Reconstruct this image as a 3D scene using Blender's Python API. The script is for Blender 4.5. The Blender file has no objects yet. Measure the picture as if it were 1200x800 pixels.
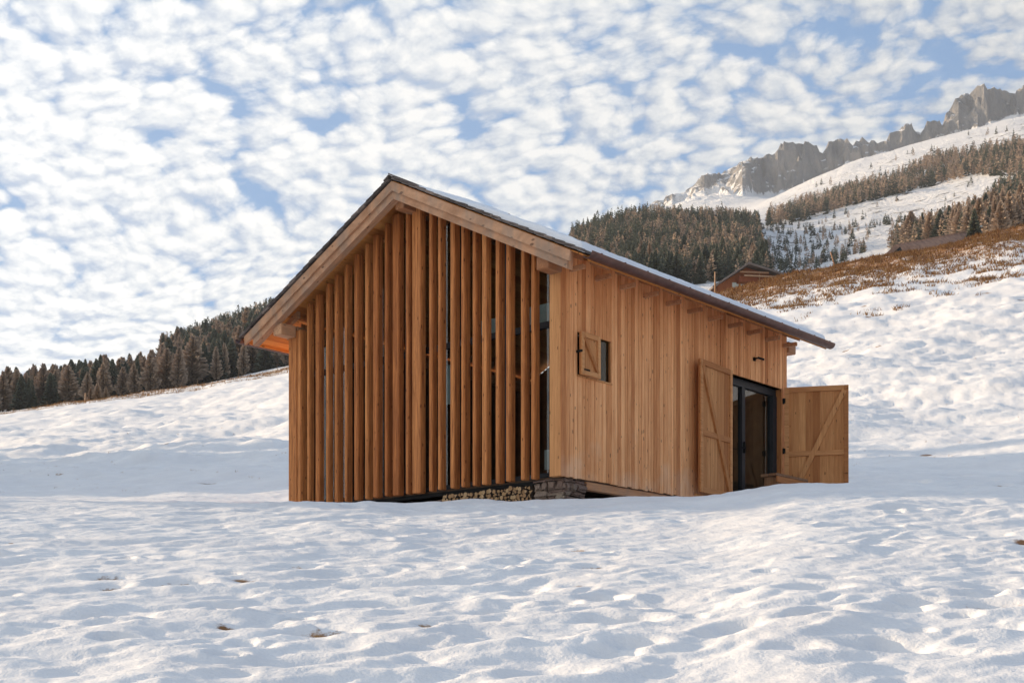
import bpy, bmesh, math, random
import numpy as np
from mathutils import Vector, Matrix
R = math.radians
rng = np.random.default_rng(7)
random.seed(7)
scene = bpy.context.scene
COL = scene.collection
F = 1598.0          # focal length in pixels of the 1200 px wide photograph
HY = 785.0          # horizon row

# ------------------------------------------------------------------ materials
def new_mat(name):
    m = bpy.data.materials.new(name); m.use_nodes = True
    nt = m.node_tree
    return m, nt, nt.nodes['Principled BSDF']
def N(nt, t, **kw):
    n = nt.nodes.new(t)
    for k, v in kw.items(): setattr(n, k, v)
    return n
def L(nt, a, b): nt.links.new(a, b)
def ramp(nt, fac, stops):
    r = N(nt, 'ShaderNodeValToRGB'); e = r.color_ramp.elements
    while len(e) < len(stops): e.new(0.5)
    for el, (p, c) in zip(e, stops): el.position = p; el.color = (*c, 1) if len(c) == 3 else c
    L(nt, fac, r.inputs[0]); return r
def mixc(nt, fac, a, b, mode='MIX'):
    m = N(nt, 'ShaderNodeMix', data_type='RGBA', blend_type=mode)
    for s, v in ((m.inputs[0], fac), (m.inputs[6], a), (m.inputs[7], b)):
        if isinstance(v, (tuple, list)): s.default_value = (*v, 1) if len(v) == 3 else v
        elif isinstance(v, (int, float)): s.default_value = v
        else: L(nt, v, s)
    return m.outputs[2]
def mth(nt, op, a, b=None, c=None, clamp=False):
    m = N(nt, 'ShaderNodeMath', operation=op, use_clamp=clamp)
    for s, v in zip(m.inputs, (a, b, c)):
        if v is None: continue
        if isinstance(v, (int, float)): s.default_value = v
        else: L(nt, v, s)
    return m.outputs[0]
def noise(nt, vec, scale, detail=4, rough=0.5, dist=0.0, out=0):
    n = N(nt, 'ShaderNodeTexNoise'); n.inputs['Scale'].default_value = scale
    n.inputs['Detail'].default_value = detail; n.inputs['Roughness'].default_value = rough
    n.inputs['Distortion'].default_value = dist
    if vec is not None: L(nt, vec, n.inputs['Vector'])
    return n.outputs[out]
def mapping(nt, vec, scale=(1,1,1), rot=(0,0,0), loc=(0,0,0)):
    m = N(nt, 'ShaderNodeMapping'); L(nt, vec, m.inputs[0])
    m.inputs['Scale'].default_value = scale; m.inputs['Rotation'].default_value = rot; m.inputs['Location'].default_value = loc
    return m.outputs[0]
def bump(nt, bsdf, h, strength=0.4, dist=0.01):
    b = N(nt, 'ShaderNodeBump'); b.inputs['Strength'].default_value = strength; b.inputs['Distance'].default_value = dist
    L(nt, h, b.inputs['Height']); L(nt, b.outputs[0], bsdf.inputs['Normal'])

def wood(name, light, dark, axis='z', grain=1.0, weather=0.0, rough=0.75):
    m, nt, b = new_mat(name)
    tc = N(nt, 'ShaderNodeTexCoord').outputs['Object']
    geo = N(nt, 'ShaderNodeNewGeometry')
    oir = N(nt, 'ShaderNodeObjectInfo').outputs['Random']
    rpi = mth(nt, 'FRACT', mth(nt, 'ADD', geo.outputs['Random Per Island'], oir))
    sc = {'z': (1, 1, .05), 'x': (.05, 1, 1), 'y': (1, .05, 1), 's': (1, .05, 1)}[axis]
    v = tc
    if axis == 's':   # along the right/left roof slope: rotate first is unneeded at this size
        sc = (1, .08, .12)
    off = N(nt, 'ShaderNodeVectorMath', operation='ADD'); L(nt, v, off.inputs[0])
    cmb = N(nt, 'ShaderNodeCombineXYZ'); 
    L(nt, mth(nt, 'MULTIPLY', rpi, 37.0), cmb.inputs[0]); L(nt, mth(nt, 'MULTIPLY', rpi, 11.0), cmb.inputs[1]); L(nt, mth(nt, 'MULTIPLY', rpi, 53.0), cmb.inputs[2])
    L(nt, cmb.outputs[0], off.inputs[1])
    vm = mapping(nt, off.outputs[0], sc)
    n1 = noise(nt, vm, 28 * grain, 6, .6, .6)
    n2 = noise(nt, vm, 110 * grain, 3, .6, .2)
    n3 = noise(nt, tc, 1.3, 3, .5)
    f = mth(nt, 'ADD', mth(nt, 'MULTIPLY', n1, .75), mth(nt, 'MULTIPLY', n2, .25))
    c = ramp(nt, f, [(0.33, dark), (0.62, light)]).outputs[0]
    # board to board tone
    tone = ramp(nt, rpi, [(0, (.64, .50, .40)), (.18, (.85, .76, .68)), (.5, (1, .97, .94)), (.82, (1.08, 1.1, 1.12)), (1, (1.22, 1.28, 1.32))]).outputs[0]
    c = mixc(nt, 1.0, c, tone, 'MULTIPLY')
    c = mixc(nt, mth(nt, 'MULTIPLY', n3, .25), c, tuple(x * .75 for x in dark))
    # knots
    vk = mapping(nt, off.outputs[0], {'z': (11, 11, 4.2), 'x': (3.2, 9, 9), 'y': (9, 3.2, 9), 's': (9, 3.2, 6)}[axis])
    vor = N(nt, 'ShaderNodeTexVoronoi'); vor.inputs['Scale'].default_value = 1.05; vor.inputs['Randomness'].default_value = 1; L(nt, vk, vor.inputs['Vector'])
    ksz = mth(nt, 'MULTIPLY', vor.outputs['Color'], .16)
    kn = ramp(nt, mth(nt, 'SUBTRACT', vor.outputs['Distance'], ksz), [(-.03, (1, 1, 1)), (.05, (0, 0, 0))]).outputs[0]
    c = mixc(nt, mth(nt, 'MULTIPLY', kn, .72), c, tuple(x * .22 for x in dark))
    if name == 'larch_boards':      # paler and greyer low down, more orange higher up
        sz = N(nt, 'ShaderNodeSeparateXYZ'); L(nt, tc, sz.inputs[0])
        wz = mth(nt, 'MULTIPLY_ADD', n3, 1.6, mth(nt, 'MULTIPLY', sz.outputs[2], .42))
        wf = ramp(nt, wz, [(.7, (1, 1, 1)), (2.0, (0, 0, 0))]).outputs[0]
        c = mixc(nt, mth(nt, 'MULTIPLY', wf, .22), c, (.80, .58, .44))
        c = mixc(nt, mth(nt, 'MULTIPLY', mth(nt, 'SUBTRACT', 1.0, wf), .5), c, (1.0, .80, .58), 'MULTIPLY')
    if weather:
        wn = noise(nt, mapping(nt, tc, (1, 1, .4)), 3.0, 5, .6)
        wf = ramp(nt, wn, [(.45, (0, 0, 0)), (.7, (1, 1, 1))]).outputs[0]
        c = mixc(nt, mth(nt, 'MULTIPLY', wf, weather), c, (.27, .225, .185))
    L(nt, c, b.inputs['Base Color']); b.inputs['Roughness'].default_value = rough
    b.inputs['Specular IOR Level'].default_value = .3
    bump(nt, b, f, .35, .006)
    return m
M = {}
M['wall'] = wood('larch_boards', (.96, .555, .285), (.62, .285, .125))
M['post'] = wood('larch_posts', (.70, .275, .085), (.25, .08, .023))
M['beam_x'] = wood('beam_wood', (.66, .37, .20), (.42, .21, .105), 'x', weather=.35)
M['rake'] = wood('rake_wood', (.64, .37, .22), (.38, .20, .11), 's', weather=.7)
M['shutter'] = wood('shutter_wood', (.66, .32, .125), (.44, .185, .065))
M['shutter_x'] = wood('shutter_rail_wood', (.68, .34, .14), (.46, .2, .075), 'x')
M['soffit'] = wood('soffit_wood', (.80, .36, .10), (.60, .22, .06), 'x')
M['chalet'] = wood('chalet_wood', (.30, .10, .035), (.14, .045, .016))
M['oldwood'] = wood('weathered_wood', (.42, .26, .15), (.24, .14, .08), weather=.3)

def plain(name, col, rough=.6, metal=0.0, var=.0, vscale=5, spec=.4):
    m, nt, b = new_mat(name)
    b.inputs['Roughness'].default_value = rough; b.inputs['Metallic'].default_value = metal
    b.inputs['Specular IOR Level'].default_value = spec
    tc = N(nt, 'ShaderNodeTexCoord').outputs['Object']
    n = noise(nt, tc, vscale, 5, .6)
    c = ramp(nt, n, [(.3, tuple(x * (1 - var) for x in col)), (.7, tuple(min(1, x * (1 + var)) for x in col))]).outputs[0]
    L(nt, c, b.inputs['Base Color'])
    bump(nt, b, n, .2, .005)
    return m
M['dark_frame'] = plain('dark_metal', (.022, .024, .028), .5, .0, .2, spec=.35)
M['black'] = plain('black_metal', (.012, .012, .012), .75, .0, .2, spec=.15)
M['gutter'] = plain('brown_metal', (.13, .065, .05), .45, .5, .3, 9)
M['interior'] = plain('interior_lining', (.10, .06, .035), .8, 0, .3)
M['blind'] = plain('pale_fabric', (.42, .46, .44), .9, 0, .08)

def glass(name, tint=(.8, .85, .85), ior=1.6):
    m = bpy.data.materials.new(name); m.use_nodes = True; nt = m.node_tree
    nt.nodes.clear()
    out = N(nt, 'ShaderNodeOutputMaterial'); mx = N(nt, 'ShaderNodeMixShader')
    tr = N(nt, 'ShaderNodeBsdfTransparent'); tr.inputs[0].default_value = (*tint, 1)
    gl = N(nt, 'ShaderNodeBsdfGlossy'); gl.inputs['Roughness'].default_value = .02; gl.inputs[0].default_value = (.9, .93, .95, 1)
    fr = N(nt, 'ShaderNodeFresnel'); fr.inputs[0].default_value = ior
    tc = N(nt, 'ShaderNodeTexCoord').outputs['Object']
    n = noise(nt, tc, 1.5, 1, .4)
    bm_ = N(nt, 'ShaderNodeBump'); bm_.inputs['Strength'].default_value = .008; bm_.inputs['Distance'].default_value = .02
    L(nt, n, bm_.inputs['Height']); L(nt, bm_.outputs[0], gl.inputs['Normal'])
    bf = N(nt, 'ShaderNodeNewGeometry').outputs['Backfacing']
    f = mth(nt, 'MULTIPLY', mth(nt, 'MULTIPLY_ADD', fr.outputs[0], 1.0, .02, clamp=True), mth(nt, 'SUBTRACT', 1.0, bf))
    L(nt, f, mx.inputs[0]); L(nt, tr.outputs[0], mx.inputs[1]); L(nt, gl.outputs[0], mx.inputs[2]); L(nt, mx.outputs[0], out.inputs[0])
    return m
M['glass'] = glass('window_glass'); M['dark_glass'] = glass('shaded_glass', (.5, .55, .55), 1.3)

def shingle_mat():
    m, nt, b = new_mat('larch_shingles')
    geo = N(nt, 'ShaderNodeNewGeometry'); rpi = geo.outputs['Random Per Island']
    tc = N(nt, 'ShaderNodeTexCoord').outputs['Object']
    n = noise(nt, mapping(nt, tc, (1, .2, .2)), 40, 4, .6)
    c = ramp(nt, rpi, [(0, (.06, .045, .04)), (.5, (.16, .13, .12)), (.8, (.30, .25, .22)), (1, (.44, .33, .27))]).outputs[0]
    c = mixc(nt, n, c, (.09, .07, .06)); L(nt, c, b.inputs['Base Color']); b.inputs['Roughness'].default_value = .85
    bump(nt, b, n, .5, .01); return m
M['shingle'] = shingle_mat()

def stone_mat():
    m, nt, b = new_mat('rubble_stone')
    geo = N(nt, 'ShaderNodeNewGeometry'); rpi = geo.outputs['Random Per Island']
    tc = N(nt, 'ShaderNodeTexCoord').outputs['Object']
    n = noise(nt, tc, 14, 6, .65)
    c = ramp(nt, rpi, [(0, (.16, .09, .07)), (.35, (.24, .16, .12)), (.6, (.20, .095, .075)), (.8, (.32, .26, .19)), (1, (.40, .33, .25))]).outputs[0]
    c = mixc(nt, mth(nt, 'MULTIPLY', n, .8), c, (.10, .07, .055)); L(nt, c, b.inputs['Base Color']); b.inputs['Roughness'].default_value = .9
    bump(nt, b, n, .8, .03); return m
M['stone'] = stone_mat()

def log_mat():
    m, nt, b = new_mat('cut_log')
    tc = N(nt, 'ShaderNodeTexCoord').outputs['Object']
    oi = N(nt, 'ShaderNodeObjectInfo')
    sep = N(nt, 'ShaderNodeSeparateXYZ'); L(nt, tc, sep.inputs[0])
    endf = mth(nt, 'LESS_THAN', sep.outputs[0], -.1485)
    n = noise(nt, tc, 30, 4, .6)
    c = ramp(nt, oi.outputs['Random'], [(0, (.30, .17, .075)), (.5, (.42, .26, .12)), (1, (.5, .34, .18))]).outputs[0]
    c = mixc(nt, mth(nt, 'MULTIPLY', n, .5), c, (.2, .1, .045))
    bark = mixc(nt, n, (.05, .03, .02), (.12, .08, .055))
    L(nt, mixc(nt, endf, bark, c), b.inputs['Base Color']); b.inputs['Roughness'].default_value = .85
    bump(nt, b, n, .5, .01); return m
M['log'] = log_mat()

def snow_mat(name, far=False):
    m, nt, b = new_mat(name)
    geo = N(nt, 'ShaderNodeNewGeometry')
    pos = geo.outputs['Position']
    at = N(nt, 'ShaderNodeAttribute', attribute_name='cover')   # r: dirt / dry grass, g: rock, b: scrub
    sep = N(nt, 'ShaderNodeSeparateColor'); L(nt, at.outputs['Color'], sep.inputs[0])
    n1 = noise(nt, pos, .9, 6, .55)
    snow = ramp(nt, n1, [(.3, (.745, .735, .73)), (.7, (.835, .825, .81))]).outputs[0]
    # dry grass
    g1 = noise(nt, mapping(nt, pos, (1, 1, 1)), 2.2, 8, .7)
    grass = ramp(nt, g1, [(.3, (.07, .032, .013)), (.5, (.27, .125, .040)), (.7, (.50, .27, .09))]).outputs[0]
    gm = mth(nt, 'ADD', sep.outputs[0], mth(nt, 'MULTIPLY', mth(nt, 'SUBTRACT', noise(nt, pos, 1.1 if far else 2.3, 8, .8), .5), 1.9))
    gf = ramp(nt, gm, [(.42, (0, 0, 0)), (.62, (1, 1, 1))]).outputs[0]
    gf = mth(nt, 'MULTIPLY', gf, mth(nt, 'GREATER_THAN', sep.outputs[0], .02))
    c = mixc(nt, gf, snow, grass)
    if far:
        r1 = noise(nt, mapping(nt, pos, (1, 1, .35)), .022, 9, .68)
        rock = ramp(nt, r1, [(.3, (.08, .08, .082)), (.5, (.19, .18, .172)), (.66, (.36, .30, .245))]).outputs[0]
        rm = mth(nt, 'ADD', sep.outputs[1], mth(nt, 'MULTIPLY', mth(nt, 'SUBTRACT', noise(nt, pos, .035, 8, .75), .5), 1.3))
        rf = ramp(nt, rm, [(.45, (0, 0, 0)), (.56, (1, 1, 1))]).outputs[0]
        rf = mth(nt, 'MULTIPLY', rf, mth(nt, 'GREATER_THAN', sep.outputs[1], .02))
        sn = N(nt, 'ShaderNodeSeparateXYZ'); L(nt, geo.outputs['True Normal'], sn.inputs[0])
        ledge = ramp(nt, mth(nt, 'ADD', sn.outputs[2], mth(nt, 'MULTIPLY_ADD', noise(nt, pos, .08, 6, .7), .7, -.35)), [(.62, (0, 0, 0)), (.74, (1, 1, 1))]).outputs[0]
        rf = mth(nt, 'MULTIPLY', rf, mth(nt, 'MULTIPLY_ADD', ledge, -.85, 1.0))
        c = mixc(nt, rf, c, rock)
        s1 = noise(nt, pos, .09, 7, .75)
        sm = mth(nt, 'ADD', sep.outputs[2], mth(nt, 'MULTIPLY', mth(nt, 'SUBTRACT', s1, .5), 1.6))
        sf = ramp(nt, sm, [(.48, (0, 0, 0)), (.6, (1, 1, 1))]).outputs[0]
        sf = mth(nt, 'MULTIPLY', sf, mth(nt, 'GREATER_THAN', sep.outputs[2], .02))
        c = mixc(nt, sf, c, (.07, .055, .04))
    L(nt, c, b.inputs['Base Color'])
    b.inputs['Roughness'].default_value = .65; b.inputs['Specular IOR Level'].default_value = .25
    if far:
        h = mth(nt, 'ADD', noise(nt, pos, .05, 8, .7), mth(nt, 'MULTIPLY', noise(nt, pos, .4, 3, .6), .2)); bump(nt, b, h, .7, 12)
    else:
        h = mth(nt, 'ADD', noise(nt, pos, 6, 4, .55), mth(nt, 'MULTIPLY', noise(nt, pos, 45, 2, .6), .16)); bump(nt, b, h, .48, .04)
    return m
M['snow'] = snow_mat('snow_cover'); M['snow_far'] = snow_mat('snow_and_rock', True)
def roof_snow():
    m, nt, b = new_mat('roof_snow'); b.inputs['Base Color'].default_value = (.83, .85, .88, 1); b.inputs['Roughness'].default_value = .6
    tc = N(nt, 'ShaderNodeTexCoord').outputs['Object']; bump(nt, b, noise(nt, tc, 14, 5, .6), .6, .03)
    n = noise(nt, tc, 3, 4, .6); L(nt, mixc(nt, n, (.78, .8, .83), (.86, .87, .89)), b.inputs['Base Color']); return m
M['roof_snow'] = roof_snow()

def foliage(name, a, b_, c_):
    m, nt, b = new_mat(name)
    at = N(nt, 'ShaderNodeAttribute', attribute_name='tint'); oi = N(nt, 'ShaderNodeObjectInfo')
    s = N(nt, 'ShaderNodeSeparateColor'); L(nt, at.outputs['Color'], s.inputs[0])
    f = mth(nt, 'ADD', mth(nt, 'MULTIPLY', s.outputs[0], .6), mth(nt, 'MULTIPLY', oi.outputs['Random'], .4))
    c = ramp(nt, f, [(0.1, a), (.5, b_), (.9, c_)]).outputs[0]
    L(nt, c, b.inputs['Base Color']); b.inputs['Roughness'].default_value = .8; b.inputs['Specular IOR Level'].default_value = .15
    return m
M['spruce'] = foliage('spruce_needles', (.055, .068, .050), (.092, .105, .075), (.15, .15, .10))
M['larch'] = foliage('larch_twigs', (.23, .175, .135), (.36, .27, .20), (.50, .37, .26))
M['bark'] = plain('tree_bark', (.10, .075, .055), .9, 0, .4, 6)
def grass_mat():
    m, nt, b = new_mat('dry_grass'); rpi = N(nt, 'ShaderNodeNewGeometry').outputs['Random Per Island']
    c = ramp(nt, rpi, [(0, (.12, .055, .02)), (.4, (.28, .13, .045)), (1, (.52, .29, .10))]).outputs[0]
    L(nt, c, b.inputs['Base Color']); b.inputs['Roughness'].default_value = .9; return m
M['grass'] = grass_mat()

# ------------------------------------------------------------------ helpers
def mesh_obj(name, verts, faces, mat, parent=None, smooth=False):
    me = bpy.data.meshes.new(name)
    me.from_pydata([tuple(v) for v in verts], [], faces); me.update()
    o = bpy.data.objects.new(name, me); COL.objects.link(o)
    if mat: me.materials.append(mat)
    if smooth: me.polygons.foreach_set('use_smooth', [True] * len(me.polygons))
    if parent: o.parent = parent
    return o
def tag(o, label=None, cat=None, group=None, kind=None):
    if label: o['label'] = label
    if cat: o['category'] = cat
    if group: o['group'] = group
    if kind: o['kind'] = kind
    return o
def empty(name, loc, rz, label, cat, group=None):
    o = bpy.data.objects.new(name, None); COL.objects.link(o)
    o.location = loc; o.rotation_euler = (0, 0, rz); o.empty_display_size = .3
    return tag(o, label, cat, group)
class MB:
    def __init__(s): s.v = []; s.f = []
    def poly(s, vs, fs):
        n = len(s.v); s.v += [tuple(v) for v in vs]; s.f += [tuple(n + i for i in f) for f in fs]
    def box(s, x0, x1, y0, y1, z0, z1, bev=0.0, jit=0.0, mat=None):
        if bev <= 0:
            vs = [(x, y, z) for z in (z0, z1) for y in (y0, y1) for x in (x0, x1)]
            fs = [(0, 2, 3, 1), (4, 5, 7, 6), (0, 1, 5, 4), (2, 6, 7, 3), (0, 4, 6, 2), (1, 3, 7, 5)]
        else:
            bm = bmesh.new(); bmesh.ops.create_cube(bm, size=1)
            for v in bm.verts:
                v.co = Vector(((x0 + x1) / 2 + v.co.x * (x1 - x0), (y0 + y1) / 2 + v.co.y * (y1 - y0), (z0 + z1) / 2 + v.co.z * (z1 - z0)))
            bmesh.ops.bevel(bm, geom=list(bm.edges), offset=bev, segments=2, affect='EDGES', clamp_overlap=True)
            vs = [v.co.copy() for v in bm.verts]; bm.verts.index_update(); fs = [tuple(v.index for v in f.verts) for f in bm.faces]; bm.free()
        if jit: vs = [Vector(v) + Vector((random.uniform(-jit, jit), random.uniform(-jit, jit), random.uniform(-jit, jit))) for v in vs]
        if mat is not None: vs = [mat @ Vector(v) for v in vs]
        s.poly(vs, fs)
    def beam(s, a, b, w, h, up=Vector((0, 0, 1)), bev=0.004):
        a = Vector(a); b = Vector(b); d = b - a; l = d.length; d.normalize()
        side = up.cross(d).normalized(); u = d.cross(side)
        mt = Matrix(((d.x, side.x, u.x, a.x), (d.y, side.y, u.y, a.y), (d.z, side.z, u.z, a.z), (0, 0, 0, 1)))
        s.box(0, l, -w / 2, w / 2, -h / 2, h / 2, bev, mat=mt)
    def prism(s, pts, axis, a0, a1):   # polygon pts in the other two axes, extruded along axis
        n = len(pts)
        def mk(p, a): return (a, p[0], p[1]) if axis == 'x' else ((p[0], a, p[1]) if axis == 'y' else (p[0], p[1], a))
        vs = [mk(p, a0) for p in pts] + [mk(p, a1) for p in pts]
        fs = [tuple(range(n))[::-1], tuple(range(n, 2 * n))] + [(i, (i + 1) % n, n + (i + 1) % n, n + i) for i in range(n)]
        s.poly(vs, fs)
    def tube(s, a, b, r0, r1=None, n=10):
        r1 = r0 if r1 is None else r1
        a = Vector(a); b = Vector(b); d = (b - a).normalized()
        t = d.orthogonal().normalized(); u = d.cross(t)
        vs = []
        for p, r in ((a, r0), (b, r1)):
            for i in range(n):
                q = 2 * math.pi * i / n; vs.append(p + t * math.cos(q) * r + u * math.sin(q) * r)
        s.poly(vs, [tuple(range(n))[::-1], tuple(range(n, 2 * n))] + [(i, (i + 1) % n, n + (i + 1) % n, n + i) for i in range(n)])
    def build(s, name, mat, parent=None, smooth=False):
        o = mesh_obj(name, s.v, s.f, mat, parent, smooth)
        bm = bmesh.new(); bm.from_mesh(o.data); bmesh.ops.recalc_face_normals(bm, faces=bm.faces); bm.to_mesh(o.data); bm.free()
        return o

# ------------------------------------------------------------------ numpy noise
_perm = rng.permutation(4096)
_ang = rng.random(4096) * 2 * np.pi
_gx, _gy = np.cos(_ang), np.sin(_ang)
def perlin(x, y, seed=0):
    xi = np.floor(x).astype(np.int64); yi = np.floor(y).astype(np.int64)
    xf = x - xi; yf = y - yi
    u = xf**3 * (xf * (xf * 6 - 15) + 10); v = yf**3 * (yf * (yf * 6 - 15) + 10)
    def g(ix, iy, dx, dy):
        h = _perm[(_perm[(ix + seed * 131) & 4095] + iy) & 4095]
        return _gx[h] * dx + _gy[h] * dy
    a = g(xi, yi, xf, yf); b = g(xi + 1, yi, xf - 1, yf); c = g(xi, yi + 1, xf, yf - 1); d = g(xi + 1, yi + 1, xf - 1, yf - 1)
    return (a + u * (b - a) + v * ((c + u * (d - c)) - (a + u * (b - a)))) * 1.41
def fbm(x, y, oct=4, gain=.5, seed=0, ridged=False):
    s = 0; a = 1; n = 0
    for i in range(oct):
        p = perlin(x, y, seed + i)
        if ridged: p = 1 - 2 * np.abs(p)
        s = s + a * p; n += a; a *= gain; x = x * 2.03 + 13.7; y = y * 2.03 - 7.1
    return s / n
def sstep(a, b, x):
    t = np.clip((x - a) / (b - a), 0, 1); return t * t * (3 - 2 * t)

# ------------------------------------------------------------------ terrain table: per bearing (column of the photo) depth -> row of the ground
T = {
 -400: [(20.8, 591), (26, 596), (33, 588), (45, 575), (70, 555), (110, 535), (170, 520), (260, 520), (350, 510), (600, 500), (1000, 505), (3600, 560)],
 0:    [(20.8, 588), (26, 596), (33, 586), (45, 566), (70, 533), (110, 505), (160, 485), (200, 489), (350, 482), (480, 476), (700, 480), (1000, 490), (3600, 540)],
 100:  [(20.8, 588), (26, 596), (33, 586), (45, 562), (70, 525), (110, 494), (160, 470), (200, 474), (350, 470), (480, 462), (700, 470), (1000, 485), (3600, 535)],
 230:  [(20.8, 588), (26, 596), (33, 586), (45, 556), (70, 514), (110, 480), (160, 453), (200, 458), (350, 452), (450, 425), (600, 408), (720, 406), (1000, 440), (3600, 520)],
 338:  [(20.8, 588), (25, 604), (31, 596), (45, 550), (70, 500), (110, 460), (160, 432), (200, 436), (350, 428), (450, 400), (600, 375), (720, 370), (1000, 400), (3600, 500)],
 500:  [(20.8, 588.5), (24, 601), (31, 598), (45, 545), (70, 480), (110, 430), (150, 400), (200, 405), (350, 395), (450, 370), (600, 345), (720, 350), (1000, 380), (3600, 480)],
 640:  [(20.8, 586), (24, 600), (31, 598), (45, 535), (70, 460), (110, 395), (150, 372), (200, 378), (300, 370), (450, 330), (620, 300), (760, 320), (1200, 340), (3600, 420)],
 700:  [(20.8, 584.5), (24, 600), (31, 598), (45, 530), (70, 450), (110, 375), (150, 362), (200, 368), (300, 360), (450, 310), (620, 271), (760, 290), (1200, 310), (2200, 290), (3600, 380)],
 760:  [(20.8, 581.5), (24, 599), (31, 596), (45, 528), (70, 445), (110, 360), (150, 358), (200, 362), (300, 350), (450, 300), (620, 262), (760, 268), (1200, 280), (2200, 250), (2400, 250), (3600, 360)],
 820:  [(20.8, 580), (24, 599), (31, 594), (45, 526), (70, 440), (110, 350), (150, 352), (200, 356), (300, 345), (450, 300), (620, 267), (760, 268), (1200, 268), (1800, 246), (2200, 230), (2400, 228), (3600, 340)],
 860:  [(20.8, 574), (24, 598), (31, 592), (45, 525), (70, 438), (90, 385), (112, 341), (150, 346), (200, 350), (300, 340), (450, 298), (650, 262), (800, 262), (1200, 255), (1800, 240), (2200, 228), (2400, 222), (3600, 330)],
 930:  [(20.8, 564), (24, 595), (30, 588), (37, 556), (45, 522), (60, 466), (76, 410), (94, 362), (112, 324), (150, 328), (200, 332), (300, 338), (450, 310), (650, 276), (900, 246), (1300, 219), (1500, 230), (2200, 236), (2400, 232), (3600, 320)],
 1000: [(20.8, 561.5), (24, 592), (29, 580), (36, 555), (45, 516), (60, 458), (76, 400), (94, 348), (112, 309), (150, 313), (200, 318), (300, 325), (450, 296), (650, 264), (900, 229), (1300, 190), (1500, 197), (2200, 200), (2400, 190), (3600, 320)],
 1100: [(20.8, 560.5), (24, 588), (29, 576), (36, 552), (45, 508), (60, 446), (76, 386), (94, 332), (112, 290), (150, 293), (200, 297), (300, 298), (450, 278), (650, 246), (900, 207), (1300, 161), (1500, 168), (2200, 175), (2400, 170), (3600, 310)],
 1200: [(20.8, 559), (24, 585), (29, 573), (36, 548), (45, 500), (60, 434), (76, 370), (94, 313), (112, 269), (150, 272), (200, 274), (300, 268), (450, 246), (650, 213), (900, 170), (1300, 135), (1500, 142), (2200, 140), (2400, 140), (3600, 300)],
 1600: [(20.8, 556), (24, 575), (29, 565), (36, 535), (45, 480), (60, 410), (76, 340), (94, 280), (112, 235), (150, 232), (200, 230), (300, 220), (450, 195), (650, 165), (900, 125), (1300, 95), (1500, 100), (2200, 110), (3600, 280)],
}
NA, ND = 260, 620
_kA = np.linspace(-1000 / F, 1000 / F, NA)                      # tangent of bearing
_lD = np.linspace(math.log(.5), math.log(3600), ND)
_tab = []
for px in sorted(T):
    d = np.array([.01] + [a for a, b in T[px]]); z = np.array([-1.6] + [(HY - b) / F * a for a, b in T[px]])
    _tab.append(np.interp(np.exp(_lD), d, z))
_tab = np.array(_tab); _pk = np.array([(p - 600) / F for p in sorted(T)])
_grid = np.array([np.interp(_kA, _pk, _tab[:, j]) for j in range(ND)]).T      # NA x ND
def _blur(a, axis, s):
    r = int(s * 3) + 1; k = np.exp(-.5 * (np.arange(-r, r + 1) / s) ** 2); k /= k.sum()
    return np.apply_along_axis(lambda v: np.convolve(np.pad(v, r, mode='edge'), k, 'valid'), axis, a)
_grid = _blur(_blur(_grid, 0, 2.0), 1, 1.3)
_RX = [-400, 600, 690, 735, 760, 770, 785, 800, 815, 830, 845, 860, 872, 885, 893, 905, 912, 918, 930, 938, 945, 956, 961, 966, 970, 978, 985, 995, 1000, 1010, 1020, 1030, 1042, 1055, 1065, 1073, 1080, 1088, 1095, 1105, 1108, 1114, 1122, 1130, 1140, 1150, 1165, 1180, 1200, 1260, 1400]
_RY = [640, 560, 300, 262, 241, 231, 226, 221, 213, 207, 198, 190, 183, 178, 173, 173, 166, 160, 161, 165, 160, 162, 172, 172, 158, 157, 154, 158, 162, 155, 159, 160, 152, 145, 137, 145, 146, 138, 134, 139, 129, 118, 106, 99, 97, 94, 96, 97, 100, 90, 120]
def ridge_rock(px, x, y, depth):
    zr = (HY - np.interp(px, _RX, _RY)) / F * 2300
    zr = zr + 7 * fbm(x / 24, y / 60, 4, .6, 40, True) - 2
    dd = 2300 - depth + 34 * fbm(x / 85, y / 90, 5, .6, 50, True) + 9 * fbm(x / 11, y / 80, 2, .5, 58)
    steep = (.75 + 1.5 * sstep(868, 900, px)) * (1 + .5 * fbm(x / 45, y / 200, 3, .5, 57))
    h = np.where(dd > 0, zr - dd * steep, zr + dd * .8)
    tt = h / 17 + fbm(x / 120, y / 120, 3, .5, 59) * 1.6; fr = tt - np.floor(tt)
    ter = (np.floor(tt) + fr ** 3 * (1 - .0)) - tt
    return h + ter * 17 * .55 + 2.2 * fbm(x / 13, y / 13, 3, .6, 60, True)
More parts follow.
